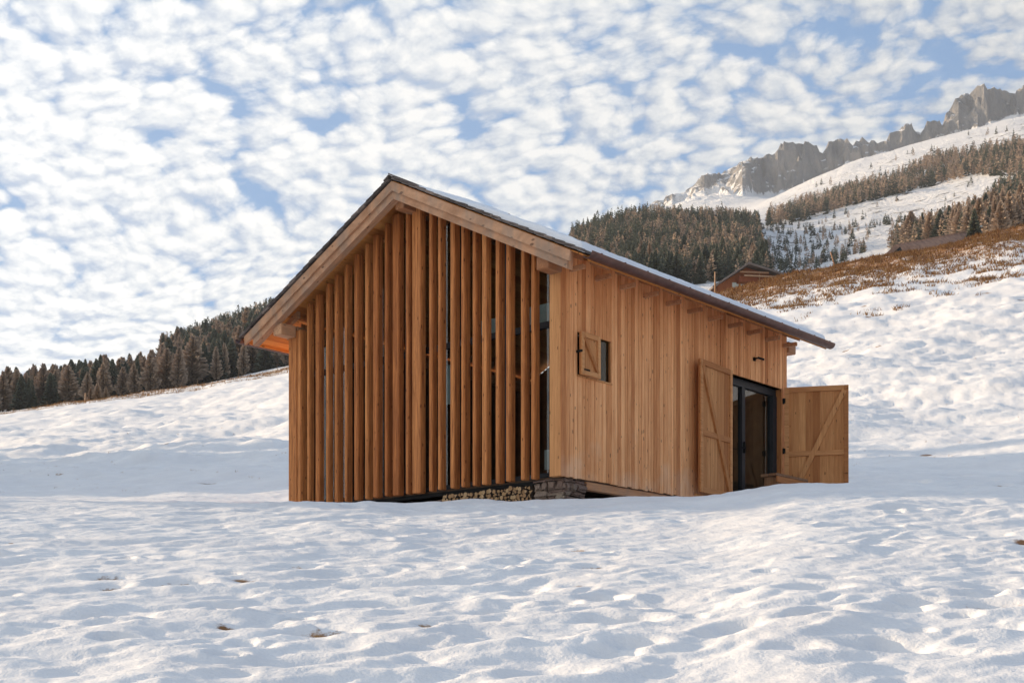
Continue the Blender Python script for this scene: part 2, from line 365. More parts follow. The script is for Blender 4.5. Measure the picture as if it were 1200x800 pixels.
def height(x, y, detail=True):
    x = np.asarray(x, float); y = np.asarray(y, float)
    r = np.hypot(x, y); th = np.arctan2(x, y); tha = np.clip(th, -R(32), R(32))
    k = np.tan(tha); dep = np.maximum(r * np.cos(tha), .51)
    fa = np.clip((k - _kA[0]) / (_kA[1] - _kA[0]), 0, NA - 1.001); fd = np.clip((np.log(dep) - _lD[0]) / (_lD[1] - _lD[0]), 0, ND - 1.001)
    ia = fa.astype(int); jd = fd.astype(int); ua = fa - ia; ud = fd - jd
    z = (_grid[ia, jd] * (1 - ua) + _grid[ia + 1, jd] * ua) * (1 - ud) + (_grid[ia, jd + 1] * (1 - ua) + _grid[ia + 1, jd + 1] * ua) * ud
    w = sstep(R(65), R(120), np.abs(th))
    z = z * (1 - w) + w * (-1.6 - .15 * np.minimum(r, 350))
    px = 600 + k * F
    rock = np.zeros_like(z)
    far = (dep > 1600) & (w < .5) & (px > 610)
    if far.any():
        zr = ridge_rock(px, x, y, dep); rock = np.where(far & (zr > z), zr - z, 0); z = np.where(far, np.maximum(z, zr), z)
    if detail:
        f1 = fbm(x / 95, y / 95, 5, .5, 3) * 6 * sstep(230, 600, dep)
        f2 = fbm(x / 9, y / 9, 3, .5, 9) * .45 * sstep(30, 60, dep) * (1 - sstep(250, 500, dep) * .4)
        f3 = fbm(x / 60, y / 60, 6, .6, 13) * 8 * sstep(1500, 2200, dep)
        f4 = fbm((x + y * .8) / 9, (x - y) / 19, 3, .5, 91) * .62 * sstep(30, 42, dep) * (1 - sstep(110, 150, dep))
        z = z + f1 + f2 + f3 + f4
    return z, rock, px, dep, w

def lumps(x, y, dep):
    """wind-scoured, trodden snow: rounded hummocks with hollows, most visible near by"""
    wx = x + .25 * fbm(x / .9, y / .9, 2, .5, 61); wy = y + .25 * fbm(x / .9 + 5, y / .9, 2, .5, 62)
    c, s = math.cos(.35), math.sin(.35)
    u = wx * c + wy * s; v = -wx * s + wy * c
    a = fbm(u / 1.05, v / .46, 4, .5, 20)
    b = np.abs(fbm(u / 1.5, v / .75, 2, .4, 25)) * 2
    big = fbm(x / 3.4, y / 2.6, 3, .5, 30)
    fine = fbm(x / .24, y / .15, 2, .5, 33)
    amp = .8 + .5 * fbm(x / 6, y / 6, 2, .5, 35)
    near = 1 - sstep(28, 60, dep)
    st = fbm(u / .62 + 3, v / .26, 3, .5, 44)
    z = (a * .066 + b * .018 + st * .036 + fine * .011) * amp + big * .08
    mid = fbm(x / 4.2, y / 2.2, 6, .66, 37) * .46 + np.abs(fbm(x / 2.2 + y / 9, y / 1.1, 2, .5, 39)) * .12
    return z * near + mid * (1 - near) * (1 - sstep(150, 300, dep))

# footprints and hollows
pits = []
for i in range(190):
    d = random.uniform(7.5, 20.3); k = random.uniform(-.42, .42); pits.append((k * d, d, random.uniform(.05, .12), random.uniform(.02, .06) * random.choice((1, 1, 1.9)), random.random() < .25))
for i in range(150):
    d = random.uniform(31, 95); k = random.uniform(-.42, .42); pits.append((k * d, d, random.uniform(.12, .28), random.uniform(.05, .12), random.random() < .4))
for (px, py, n, dr) in ((213, 683, 0, 1), (210, 655, 0, 0), (375, 742, 0, 1), (128, 725, 0, 1), (990, 642, 0, 0), (955, 716, 0, 0), (1170, 740, 0, 1), (725, 735, 0, 0), (1045, 778, 0, 0), (640, 792, 0, 0), (1060, 625, 0, 0), (460, 707, 0, 0)):
    t = (HY - py) / F; d = 1.6 / (.2 - t) ; pits.append(((px - 600) / F * d, d, .16 if n == 0 else .1, .085, dr == 1))
tx, ty = 3.4, 8.2
for i in range(26):    # a crossing line of steps
    tx += .34; ty += .16 + .05 * math.sin(i); pits.append((tx - 3.2 + .09 * (-1) ** i, ty + .0, .10, .07, False))

def build_ground():
    a_in = np.arange(-R(23.5), R(23.5), .0021)
    a_out = np.concatenate([np.linspace(R(23.5), R(60), 70), np.linspace(R(62), R(178), 60)])
    A = np.concatenate([-a_out[::-1], a_in, a_out])
    r1 = np.arange(6.6, 24, .043); r0 = np.linspace(.3, 6.5, 30)
    r2 = np.exp(np.arange(math.log(24.05), math.log(40), .0042)); r3 = np.exp(np.arange(math.log(40.1), math.log(230), .0052))
    near = np.concatenate([r0, r1, r2, r3])
    r4 = np.exp(np.arange(math.log(near[-1]), math.log(1700), .008)); r4[0] = near[-1]
    r5 = np.exp(np.arange(math.log(1700), math.log(2550), .0022)); r6 = np.exp(np.linspace(math.log(2560), math.log(2880), 10))
    mtn = np.concatenate([[r4[-1]], r5[1:], r6])
    # rings follow depth inside the field of view so that ridges keep their shape
    def make(name, rr, mat, label):
        RR, AA = np.meshgrid(rr, A, indexing='ij')
        q = RR / np.cos(np.clip(AA, -R(32), R(32)))
        x = q * np.sin(AA); y = q * np.cos(AA)
        z, rock, px, dep, w = height(x, y)
        z = z + lumps(x, y, dep)
        cover = np.zeros(x.shape + (4,), np.float32); cover[..., 3] = 1
        if name == 'snow_ground':
            for (cx, cy, rad, dp, dirt) in pits:
                i0 = np.searchsorted(rr, max(.3, (cy - rad * 4))); i1 = np.searchsorted(rr, cy + rad * 4)
                sx = x[i0:i1]; sy = y[i0:i1]
                e = np.hypot((sx - cx) / 1.5, sy - cy) / rad
                z[i0:i1] += -dp * np.exp(-e ** 3) + dp * .12 * np.exp(-((e - 1.6) / .6) ** 2)
                if dirt: cover[i0:i1, :, 0] = np.maximum(cover[i0:i1, :, 0], .78 * np.exp(-(e * 1.0) ** 2))
            rr_ = sstep(86, 112, dep) * (1 - sstep(150, 175, dep)) * sstep(790, 870, px)
            band = rr_ * .72
            thin = sstep(62, 100, dep) * (1 - sstep(150, 170, dep)) * sstep(800, 900, px) * .24
            left = sstep(148, 158, dep) * (1 - sstep(200, 230, dep)) * (1 - sstep(330, 420, px)) * .5
            spots = sstep(40, 90, dep) * (1 - sstep(330, 420, px)) * .1
            cover[..., 0] = np.clip(np.maximum.reduce([cover[..., 0], band, thin, left, spots]), 0, 1)
        else:
            cover[..., 0] = (1 - sstep(230, 420, dep)) * .45
            cover[..., 1] = np.clip(sstep(3, 26, rock) * (.16 + .42 * sstep(865, 905, px)) + (rock > 0) * .30 + sstep(1750, 1950, dep) * .17 * (px < 900), 0, 1)
            fo = sstep(300, 420, dep) * (1 - sstep(740, 800, dep)) * (1 - sstep(890, 905, px)) * .7
            cl = sstep(420, 520, dep) * (1 - sstep(1150, 1400, dep)) * sstep(890, 905, px) * .40
            cover[..., 2] = np.maximum(fo, cl)
        nr, na = x.shape
        V = np.stack([x, y, z], -1).reshape(-1, 3).astype(np.float32)
        idx = np.arange(nr * na).reshape(nr, na)
        q_ = np.stack([idx[:-1, :-1], idx[:-1, 1:], idx[1:, 1:], idx[1:, :-1]], -1).reshape(-1, 4)
        wrap = np.stack([idx[:-1, -1], idx[:-1, 0], idx[1:, 0], idx[1:, -1]], -1)
        q_ = np.concatenate([q_, wrap])[:, ::-1]
        me = bpy.data.meshes.new(name)
        me.vertices.add(len(V)); me.vertices.foreach_set('co', V.ravel())
        me.loops.add(len(q_) * 4); me.loops.foreach_set('vertex_index', q_.ravel().astype(np.int32))
        me.polygons.add(len(q_)); me.polygons.foreach_set('loop_start', np.arange(0, len(q_) * 4, 4, dtype=np.int32))
        me.polygons.foreach_set('use_smooth', np.full(len(q_), name != 'mountain'))
        me.update(calc_edges=True)
        ca = me.attributes.new('cover', 'FLOAT_COLOR', 'POINT'); ca.data.foreach_set('color', cover.reshape(-1))
        me.materials.append(mat)
        o = bpy.data.objects.new(name, me); COL.objects.link(o)
        tag(o, kind='structure'); return o
    make('snow_ground', near, M['snow'], '')
    make('hillside', r4, M['snow_far'], '')
    make('mountain', mtn, M['snow_far'], '')
build_ground()
def gz(x, y):
    z, _, _, dep, _ = height(np.array([x]), np.array([y])); return float((z + lumps(np.array([x]), np.array([y]), dep))[0])
def at(px, d): return ((px - 600) / F * d, d)

# ------------------------------------------------------------------ cabin
CX, CY, Z0 = .785, 22.0, 3.14
ROT = math.atan2(.7571, .6533)
cabin = empty('cabin', (CX, CY, Z0), ROT, 'larch board cabin with vertical timber fins across its gable and snow on the roof', 'cabin')
LEN, WID = 7.29, 6.76
RID, ZR, SL = WID / 2 + .01, 5.49, .5036
OV, XF, XB = .81, -.50, 7.44         # eave overhang, front and rear roof ends
def roof_z(t): return ZR - SL * abs(t - RID)
EAVE_Z = roof_z(-OV)

def boards(mb, x0, x1, holes, ztop, zbot, y0, y1, axis='x', wmin=.085, wmax=.125):
    """vertical boards between x0 and x1; holes = [(a,b,z0,z1)]"""
    cuts = sorted({x0, x1} | {h[0] for h in holes} | {h[1] for h in holes}); edges = []
    for a, b in zip(cuts[:-1], cuts[1:]):
        n = max(1, round((b - a) / random.uniform(wmin, wmax))); w = [random.uniform(.8, 1.25) for _ in range(n)]; t = sum(w); p = a
        for q in w: edges.append((p, p + q / t * (b - a))); p += q / t * (b - a)
    for a, b in edges:
        m = (a + b) / 2; zt = ztop(m) if callable(ztop) else ztop; segs = [(zbot, zt)]
        for h in holes:
            if h[0] < m < h[1]: segs = [(zbot, h[2]), (h[3], zt)]
        j = random.uniform(0, .007)
        for s0, s1 in segs:
            if s1 - s0 < .02: continue
            s0_ = s0 + (random.uniform(-.012, .012) if s0 == zbot else 0)
            g = .003
            if axis == 'x': mb.box(a + g, b - g, y0 - j, y1, s0_, s1, .004)
            else: mb.box(y0 - j, y1, a + g, b - g, s0_, s1, .004)

WIN = (.44, 1.36, 1.70, 2.40); DOOR = (5.06, 7.10, .16, 2.50)
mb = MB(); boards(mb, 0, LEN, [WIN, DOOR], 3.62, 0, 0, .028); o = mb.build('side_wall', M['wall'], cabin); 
o['label'] = 'pale larch boarded side wall'
# battens that close the seams between wall panels
mb = MB()
for s in (1.36 + .01, 3.05, 4.12): pass
# far side and rear walls
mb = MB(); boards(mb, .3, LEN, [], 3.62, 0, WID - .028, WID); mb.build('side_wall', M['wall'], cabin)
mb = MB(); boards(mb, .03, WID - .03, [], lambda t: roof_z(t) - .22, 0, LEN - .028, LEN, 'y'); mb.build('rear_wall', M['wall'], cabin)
# inner lining so the room is a closed room
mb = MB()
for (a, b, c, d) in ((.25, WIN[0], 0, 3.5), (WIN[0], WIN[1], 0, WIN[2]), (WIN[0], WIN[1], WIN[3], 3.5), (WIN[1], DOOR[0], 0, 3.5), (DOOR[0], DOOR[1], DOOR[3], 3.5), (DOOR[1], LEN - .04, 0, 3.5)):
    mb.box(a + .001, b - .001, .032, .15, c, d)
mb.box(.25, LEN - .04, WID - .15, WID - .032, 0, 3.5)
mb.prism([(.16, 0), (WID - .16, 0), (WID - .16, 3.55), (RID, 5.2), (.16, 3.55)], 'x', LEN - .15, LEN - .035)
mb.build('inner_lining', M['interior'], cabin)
mb = MB(); mb.box(.22, LEN - .03, .04, WID - .04, -.02, .03); mb.build('floor', M['interior'], cabin)
# corner boards
mb = MB(); mb.box(-.004, .14, .0, .232, .0, 3.62, .006); mb.build('corner_board', M['shutter'], cabin)
# timber fins (front face on the gable plane)
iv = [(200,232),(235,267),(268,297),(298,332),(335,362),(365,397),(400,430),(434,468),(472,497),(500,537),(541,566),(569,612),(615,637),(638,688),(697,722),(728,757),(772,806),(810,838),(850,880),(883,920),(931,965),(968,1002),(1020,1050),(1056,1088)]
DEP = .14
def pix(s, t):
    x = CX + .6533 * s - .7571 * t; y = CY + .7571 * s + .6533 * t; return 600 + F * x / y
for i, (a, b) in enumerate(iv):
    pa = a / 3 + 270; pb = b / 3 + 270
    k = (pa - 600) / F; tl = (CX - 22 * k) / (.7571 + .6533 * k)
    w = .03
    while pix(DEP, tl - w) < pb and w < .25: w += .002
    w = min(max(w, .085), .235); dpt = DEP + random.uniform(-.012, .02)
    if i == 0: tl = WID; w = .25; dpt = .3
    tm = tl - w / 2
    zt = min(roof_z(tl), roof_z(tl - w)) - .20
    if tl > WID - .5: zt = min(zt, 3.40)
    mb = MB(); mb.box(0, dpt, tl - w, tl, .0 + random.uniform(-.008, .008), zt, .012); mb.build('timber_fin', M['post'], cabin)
# glazing behind the fins
glz = .30
mull = [6.45, 5.1, 3.75, 2.55, 1.35, .25]
def gable_front(mb, x0, x1, t0, t1, z0): 
    pts = [(t0, z0), (t1, z0)] + [(t1, roof_z(t1) - .26)] + ([(RID, roof_z(RID) - .26)] if t0 < RID < t1 else []) + [(t0, roof_z(t0) - .26)]
    mb.prism(pts, 'x', x0, x1)
for a, b in zip(mull[:-1], mull[1:]):
    g = bpy.data.objects.new('window', None); COL.objects.link(g); g.parent = cabin
    mb = MB()
    for t in (a, b):
        mb.box(glz - .04, glz + .04, t - .035 + (.036 if t == b else -.036), t + .035 + (.036 if t == b else -.036), .06, roof_z(t) - .3, .003)
    mb.box(glz - .038, glz + .038, b + .072, a - .072, .04, .12); mb.box(glz - .038, glz + .038, b + .072, a - .072, 2.52, 2.62)
    mb.build('frame', M['dark_frame'], g)
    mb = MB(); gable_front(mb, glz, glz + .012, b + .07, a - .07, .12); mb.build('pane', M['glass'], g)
for (t0, t1, z0, z1) in ((.3, 1.25, 2.66, 3.0), (.3, .75, .22, .55), (1.45, 1.6, .2, .75), (2.62, 3.2, 1.6, 2.3), (1.5, 2.3, 2.66, 2.95)):
    mb = MB(); mb.box(.5, .515, t0, t1, z0, z1); mb.build('blind', M['blind'], cabin)
# sill / floor beam under the fins and along the side
mb = MB(); mb.box(.16, .24, .24, WID - .01, -.08, -.012, .006); mb.build('sill_beam', M['black'], cabin)  # gable beam coloured black to stand in for the shadow under the fins
mb = MB(); mb.box(.72, LEN, .03, .16, -.15, -.02, .006); mb.build('sill_beam', M['beam_x'], cabin)
mb = MB(); mb.box(3.9, 5.0, -.028, -.004, -.22, .10, .005); mb.box(3.9, 5.0, -.030, -.004, -.42, -.225, .005); mb.build('skirting', M['shutter_x'], cabin)
# rubble base
def rubble(name, x0, x1, y0, y1, z0, z1):
    mb = MB(); z = z0
    while z < z1 - .02:
        h = min(random.uniform(.09, .17), z1 - z); y = y0
        while y < y1 - .02:
            w = min(random.uniform(.12, .34), y1 - y)
            if y1 - y - w < .08: w = y1 - y
            mb.box(x0 + random.uniform(-.02, .02), x1, y + .006, y + w - .006, z + .005 + random.uniform(-.012, .012), z + h - .004, .026, .018); y += w
        z += h
    return mb.build(name, M['stone'], cabin)
def rubble_side(name, x0, x1, y0, y1, z0, z1):
    mb = MB(); z = z0
    while z < z1 - .02:
        h = min(random.uniform(.09, .16), z1 - z); x = x0
        while x < x1 - .02:
            w = min(random.uniform(.12, .3), x1 - x)
            if x1 - x - w < .08: w = x1 - x
            mb.box(x + .006, x + w - .006, y0 + random.uniform(-.02, .02), y1, z + .005 + random.uniform(-.012, .012), z + h - .004, .026, .018); x += w
        z += h
    return mb.build(name, M['stone'], cabin)
rubble('stone_base', .10, .5, .02, .66, -.9, -.03); rubble_side('stone_base', .12, .70, .0, .4, -.9, -.035)
rubble('stone_base', .12, .5, 2.75, 6.6, -.9, -.16)
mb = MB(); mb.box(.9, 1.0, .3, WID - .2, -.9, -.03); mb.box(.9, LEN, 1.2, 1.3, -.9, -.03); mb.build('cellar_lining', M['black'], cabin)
mb = MB(); mb.box(.06, .5, .67, 2.74, -.9, -.72); mb.build('log_shelf', M['oldwood'], cabin)

# roof ---------------------------------------------------------------
roof = bpy.data.objects.new('roof', None); COL.objects.link(roof); roof.parent = cabin
for sgn in (-1, 1):
    te = RID + sgn * (WID / 2 + OV + .01)
    # deck, its underside boarded
    mb = MB(); n = 26
    for i in range(n):
        t0 = RID + (te - RID) * i / n; t1 = RID + (te - RID) * (i + 1) / n - sgn * .005
        zt0, zt1 = roof_z(t0) - .06, roof_z(t1) - .06
        mb.prism([(t0, zt0 - .01), (t1, zt1 - .01), (t1, zt1 - .035), (t0, zt0 - .035)], 'x', XF + .05, XB - .02)
    mb.build('soffit', M['soffit'], roof)
    # courses of shingles, every one a wedge lapping the next
    mb = MB(); slope_len = abs(te - RID); nc = int(slope_len / .19)
    for i in range(nc + 1):
        ta = RID + sgn * (slope_len + .03 - i * .19); tb = ta - sgn * .34
        if (tb - RID) * sgn < .01: tb = RID + sgn * .01
        x = XF - .035
        while x < XB:
            w = random.uniform(.09, .17); x2 = min(x + w, XB + .02); j = random.uniform(-.018, .018)
            up = random.uniform(.0, .022)
            za = roof_z(ta) + .0 + up; zb = roof_z(tb) - .045
            mb.prism([(ta + sgn * j, za), (tb, zb + .03), (tb, zb - .01), (ta + sgn * j, za - .045)], 'x', x + .002, x2 - .002); x = x2
    mb.build('shingles', M['shingle'], roof)
    # two stepped bargeboards
    for (xa, xb, hi, lo, tend) in ((XF, XF + .045, .085, .25, te - sgn * (.10 if sgn > 0 else .22)), (XF + .047, XF + .19, .10, .385, te - sgn * .30)):
        mb = MB(); a = RID; zA = roof_z(RID); zB = roof_z(tend)
        mb.prism([(a, zA - hi), (tend, zB - hi), (tend - sgn * .02, zB - lo), (a, zA - lo)], 'x', xa, xb); mb.build('bargeboard', M['rake'], roof)
    # rafters with their tails showing below the eave
    for i in range(11):
        x = .10 + i * .705; mb = MB(); tw = RID + sgn * (WID / 2 - .2); tt = RID + sgn * (WID / 2 + .36)
        mb.prism([(tw, roof_z(tw) - .095), (tt, roof_z(tt) - .095), (tt, roof_z(tt) - .185), (tw, roof_z(tw) - .215)], 'x', x - .04, x + .04)
        mb.build('rafter_tail', M['beam_x'], roof)
    for i in range(11):
        x = .245 + i * .69
        if x < LEN - .05:
            mb = MB(); y0_, y1_ = (-.30, -.002) if sgn < 0 else (WID + .002, WID + .30); mb.box(x - .035, x + .035, y0_, y1_, 3.335, 3.405, .005); mb.build('rafter_tail', M['beam_x'], roof)
    # gutter and eave board
    mb = MB(); ze = roof_z(te)
    mb.box(XF + .2, XB + .0, te - .012 - sgn * .02, te + .012 - sgn * .02, ze - .135, ze - .045, .003); mb.build('eave_board', M['soffit'], roof)
    mb = MB(); r = .10; ng = 12; cxs = te + sgn * .07; cz = ze - .045
    prof = [(cxs + r * math.cos(math.pi + math.pi * k / ng), cz + r * 1.0 * math.sin(math.pi + math.pi * k / ng)) for k in range(ng + 1)]
    prof += [(cxs + (r - .008) * math.cos(math.pi + math.pi * k / ng), cz + .0 + (r - .008) * math.sin(math.pi + math.pi * k / ng)) for k in range(ng, -1, -1)]
    for k in range(ng):
        q = [prof[k], prof[k + 1], prof[2 * ng + 1 - k - 1], prof[2 * ng + 1 - k]]; mb.prism(q, 'x', XF + (.06 if sgn < 0 else .0), XB + .03)
    for xx in np.arange(XF + .3, XB, .62): mb.box(xx, xx + .025, cxs - r - .003, cxs + r + .003, cz - .004, cz + .012)
    mb.build('gutter', M['gutter'], roof)
# ridge cap
mb = MB()
mb.prism([(RID + .02, ZR + .045), (RID - .17, roof_z(RID - .17) + .035), (RID - .17, roof_z(RID - .17) + .01), (RID + .02, ZR + .018)], 'x', XF - .06, XB + .02)
mb.prism([(RID + .03, ZR + .02), (RID + .15, roof_z(RID + .15) + .03), (RID + .15, roof_z(RID + .15) + .005), (RID + .03, ZR - .01)], 'x', XF - .05, XB + .02)
mb.build('ridge_cap', M['shingle'], roof)
# purlins: eaves purlins project through the gable
for (a, b) in ((-.04, .215), (WID - .23, WID + .02)):
    mb = MB(); mb.box(-.36, -.002, a, b, 3.27, 3.27 + .215, .012); mb.box(LEN + .003, LEN + .30, a, b, 3.27, 3.27 + .215, .012); mb.box(.03, LEN - .03, max(a, .035), min(b, WID - .035), 3.27, 3.27 + .215, .0); mb.build('purlin', M['beam_x'], cabin)
mb = MB(); mb.box(-.30, LEN + .25, RID - .11, RID + .11, ZR - .52, ZR - .29, .01); mb.build('ridge_beam', M['beam_x'], cabin)
# snow lying on the near slope
def snow_sheet():
    nx, nt_ = 300, 90; xs = np.linspace(XF + .03, XB - .01, nx); vs = []; 
    ts = np.linspace(-OV - .01, RID - .12, nt_)
    X, Tt = np.meshgrid(xs, ts, indexing='ij')
    th = .11 + .04 * fbm(X / .8, Tt / .6, 3, .5, 71) + .014 * fbm(X / .12, Tt / .15, 2, .5, 73)
    edge = np.minimum.reduce([(X - (XF + .03)) * 1.2, (Tt + OV + .01) * 1.6, ((RID - .12) - Tt) * .35 + .0, (XB - .01 - X) * 1.5])
    # the snow is blown thin towards the ridge at the front
    thin = np.clip((RID - Tt) / 2.6 + (X + .5) * .6 - .10, 0, 1)
    th = th * (np.clip(edge / .05, 0, 1) ** .5) * thin
    base = ZR - SL * np.abs(Tt - RID) - .02
    top = base + .02 + np.where(th > .012, th, -.03 + th)
    V = []
    for A_, Z_ in ((X, top), (X, base - .02)):
        V += list(zip(A_.ravel(), Tt.ravel(), Z_.ravel()))
    n = nx * nt_; fs = []
    I = np.arange(n).reshape(nx, nt_)
    for i in range(nx - 1):
        for j in range(nt_ - 1):
            fs.append((I[i, j], I[i + 1, j], I[i + 1, j + 1], I[i, j + 1])); fs.append((n + I[i, j + 1], n + I[i + 1, j + 1], n + I[i + 1, j], n + I[i, j]))
    for i in range(nx - 1):
        fs.append((n + I[i, 0], n + I[i + 1, 0], I[i + 1, 0], I[i, 0])); fs.append((I[i, -1], I[i + 1, -1], n + I[i + 1, -1], n + I[i, -1]))
    for j in range(nt_ - 1):
        fs.append((I[0, j], I[0, j + 1], n + I[0, j + 1], n + I[0, j])); fs.append((n + I[-1, j], n + I[-1, j + 1], I[-1, j + 1], I[-1, j]))
    fs = [tuple(int(a) for a in f) for f in fs]
    mesh_obj('roof_snow', V, fs, M['roof_snow'], roof, True)
snow_sheet()
for (x, t) in ((.9, 1.2), (2.3, 1.1), (.2, 1.3), (3.9, 1.2), (5.4, 1.15)):
    z = roof_z(t); mb = MB(); mb.box(x, x + .03, t - .02, t + .02, z - .03, z + .12, .004); mb.build('snow_guard', M['black'], roof)

# shutters: local x across from the hinge, y = face normal (towards the viewer = -y), z up
def shutter(parent, w, h, loc, rz, side, mid=True, rail=.10, stile=.09, hinge=True):
    g = bpy.data.objects.new('shutter', None); COL.objects.link(g); g.parent = parent; g.location = loc; g.rotation_euler = (0, 0, rz)
    mb = MB(); n = max(2, round(w / .14)); 
    for i in range(n): mb.box(w * i / n + .0003, w * (i + 1) / n - .0003, -.012, .012, 0, h, .004)
    mb.box(.01, w - .01, .0125, .02, .01, h - .01); mb.build('board', M['shutter'], g)
    mb = MB(); t0, t1 = -.045, -.0125
    mb.box(0, stile, t0, t1, 0, h, .004); mb.box(w - stile, w, t0, t1, 0, h, .004)
    mb.box(stile + .001, w - stile - .001, t0 - .002, t1, h - rail, h, .004); mb.box(stile + .001, w - stile - .001, t0 - .002, t1, 0, rail, .004)
    mz = h * .43
    if mid: mb.box(stile + .001, w - stile - .001, t0 - .003, t1, mz, mz + rail, .004)
    mb.build('rail', M['shutter_x'], g)
    # diagonal brace
    mb = MB(); a = Vector((stile * .9, -.033, rail)); b = Vector((w - stile * .9, -.033, h - rail))
    if side == 'flip': a, b = Vector((stile * .9, -.033, h - rail)), Vector((w - stile * .9, -.033, rail))
    mb.beam(a, b, .044, .10 if mid else .06, up=Vector((0, 0, 1))); mb.build('brace', M['shutter'], g)
    return g
def part_empty(name, parent):
    g = bpy.data.objects.new(name, None); COL.objects.link(g); g.parent = parent; return g
# right door shutter, swung outwards past square
ang_r = math.atan2(-1.156, .588)
s_r = shutter(cabin, 1.25, 2.42, (7.13, -.035, .10), ang_r, 'n'); s_r['label'] = 'shutter swung open away from the wall'
# left door shutter folded back against the wall (hinge on its right in the photo)
ang_l = math.atan2(-.10, -1.246)
# built from the free edge so that the framed face looks outwards
fx, fy = DOOR[0] + 1.246 * -1, -.16
s_l = shutter(cabin, 1.25, 2.42, (fx, fy, .10), math.atan2(.10, 1.246), 'flip'); s_l['label'] = 'shutter folded back against the wall'
# black strap hinges on the door reveal
for z in (.45, 1.2, 2.2):
    mb = MB(); mb.box(7.09, 7.145, -.075, -.01, z, z + .11, .006); mb.tube((7.12, -.055, z - .03), (7.12, -.055, z + .14), .014); mb.build('hinge', M['black'], cabin)
    mb = MB(); mb.box(5.03, 5.085, -.07, -.03, z, z + .08, .006); mb.build('hinge', M['black'], cabin)
# glazed door
door = part_empty('door', cabin)
mb = MB(); x0, x1, z0, z1 = DOOR
mb.box(x0 - .002, x0 + .06, .16, .24, z0, z1 - .14, .004); mb.box(x1 - .16, x1 + .0, .12, .24, z0, z1 - .14, .004); mb.box(x0 - .002, x1, .14, .24, z1 - .14, z1, .004)
mb.box(5.80, 5.92, .14, .23, z0, z1 - .142, .004); mb.box(x0 + .062, 5.798, .17, .22, z0, z0 + .09, .004); mb.box(5.922, x1 - .162, .17, .22, z0, z0 + .09, .004)
mb.build('frame', M['dark_frame'], door)
mb = MB(); mb.box(x0 + .06, 5.80, .19, .2, z0 + .09, z1 - .14); mb.build('pane', M['glass'], door)
mb = MB(); mb.box(5.92, x1 - .16, .19, .2, z0 + .09, z1 - .14); mb.build('pane', M['glass'], door)
mb = MB(); mb.box(5.84, 5.87, .10, .14, 1.08, 1.30, .004); mb.box(5.72, 5.86, .085, .105, 1.16, 1.18, .004); mb.build('handle', M['black'], door)
mb = MB(); mb.box(x0 - .02, x0, .03, .16, z0, z1, .002); mb.box(x1, x1 + .02, .03, .16, z0, z1, .002); mb.box(x0, x1, .03, .16, z1, z1 + .02, .002); mb.build('reveal', M['shutter'], door)
# small window with its half-open shutter
win = part_empty('window', cabin); x0, x1, z0, z1 = WIN
mb = MB(); mb.box(x0 - .02, x0, .03, .2, z0, z1); mb.box(x1, x1 + .02, .0301, .2, z0, z1); mb.box(x0, x1, .03, .2, z1, z1 + .02); mb.box(x0 - .02, x1 + .02, -.02, .2, z0 - .03, z0, .004); mb.build('frame', M['shutter'], win)
mb = MB(); mb.box(x0, x1, .055, .065, z0, z1); mb.build('pane', M['dark_glass'], win)
mb = MB(); mb.box(x0, x1, .155, .17, z0, z1); mb.build('shade', M['black'], win)
sw = shutter(cabin, .53, .70, (x0 - .03, -.075, z0 - .01), R(2), 'flip', mid=False, rail=.085, stile=.075)
mb = MB(); mb.box(x0 + .02, x0 + .17, -.135, -.122, z0 + .06, z0 + .085, .003); mb.build('latch', M['black'], cabin); mb = MB(); mb.box(x0 - .045, x0 - .01, -.12, -.0, z0 + .35, z0 + .39, .004); mb.build('hinge', M['black'], cabin)
# iron bracket on the wall above the door
mb = MB(); mb.box(5.96, 6.01, -.05, -.005, 2.87, 2.94, .006); mb.beam((5.985, -.05, 2.91), (5.985, -.12, 2.92), .025, .025); mb.beam((5.985, -.11, 2.92), (6.20, -.11, 2.92), .025, .04)
mb.build('bracket', M['black'], cabin)

# bench at the door
bx = Matrix.Translation((CX, CY, Z0)) @ Matrix.Rotation(ROT, 4, 'Z')
bl = bx @ Vector((6.45, -.42, .0)); bench = empty('bench', bl, ROT, 'low wooden bench between the glazed door and the wide open shutter', 'bench')
mb = MB(); mb.box(-.62, .62, -.18, -.005, .58, .63, .006); mb.box(-.62, .62, .005, .17, .58, .63, .006); mb.build('seat', M['oldwood'], bench)
mb = MB(); mb.box(-.60, .60, -.185, -.155, .46, .575, .004); mb.build('apron', M['shutter_x'], bench)
for x in (-.5, .5): mb = MB(); mb.box(x - .04, x + .04, -.14, .14, -.4, .575, .005); mb.build('leg', M['oldwood'], bench)

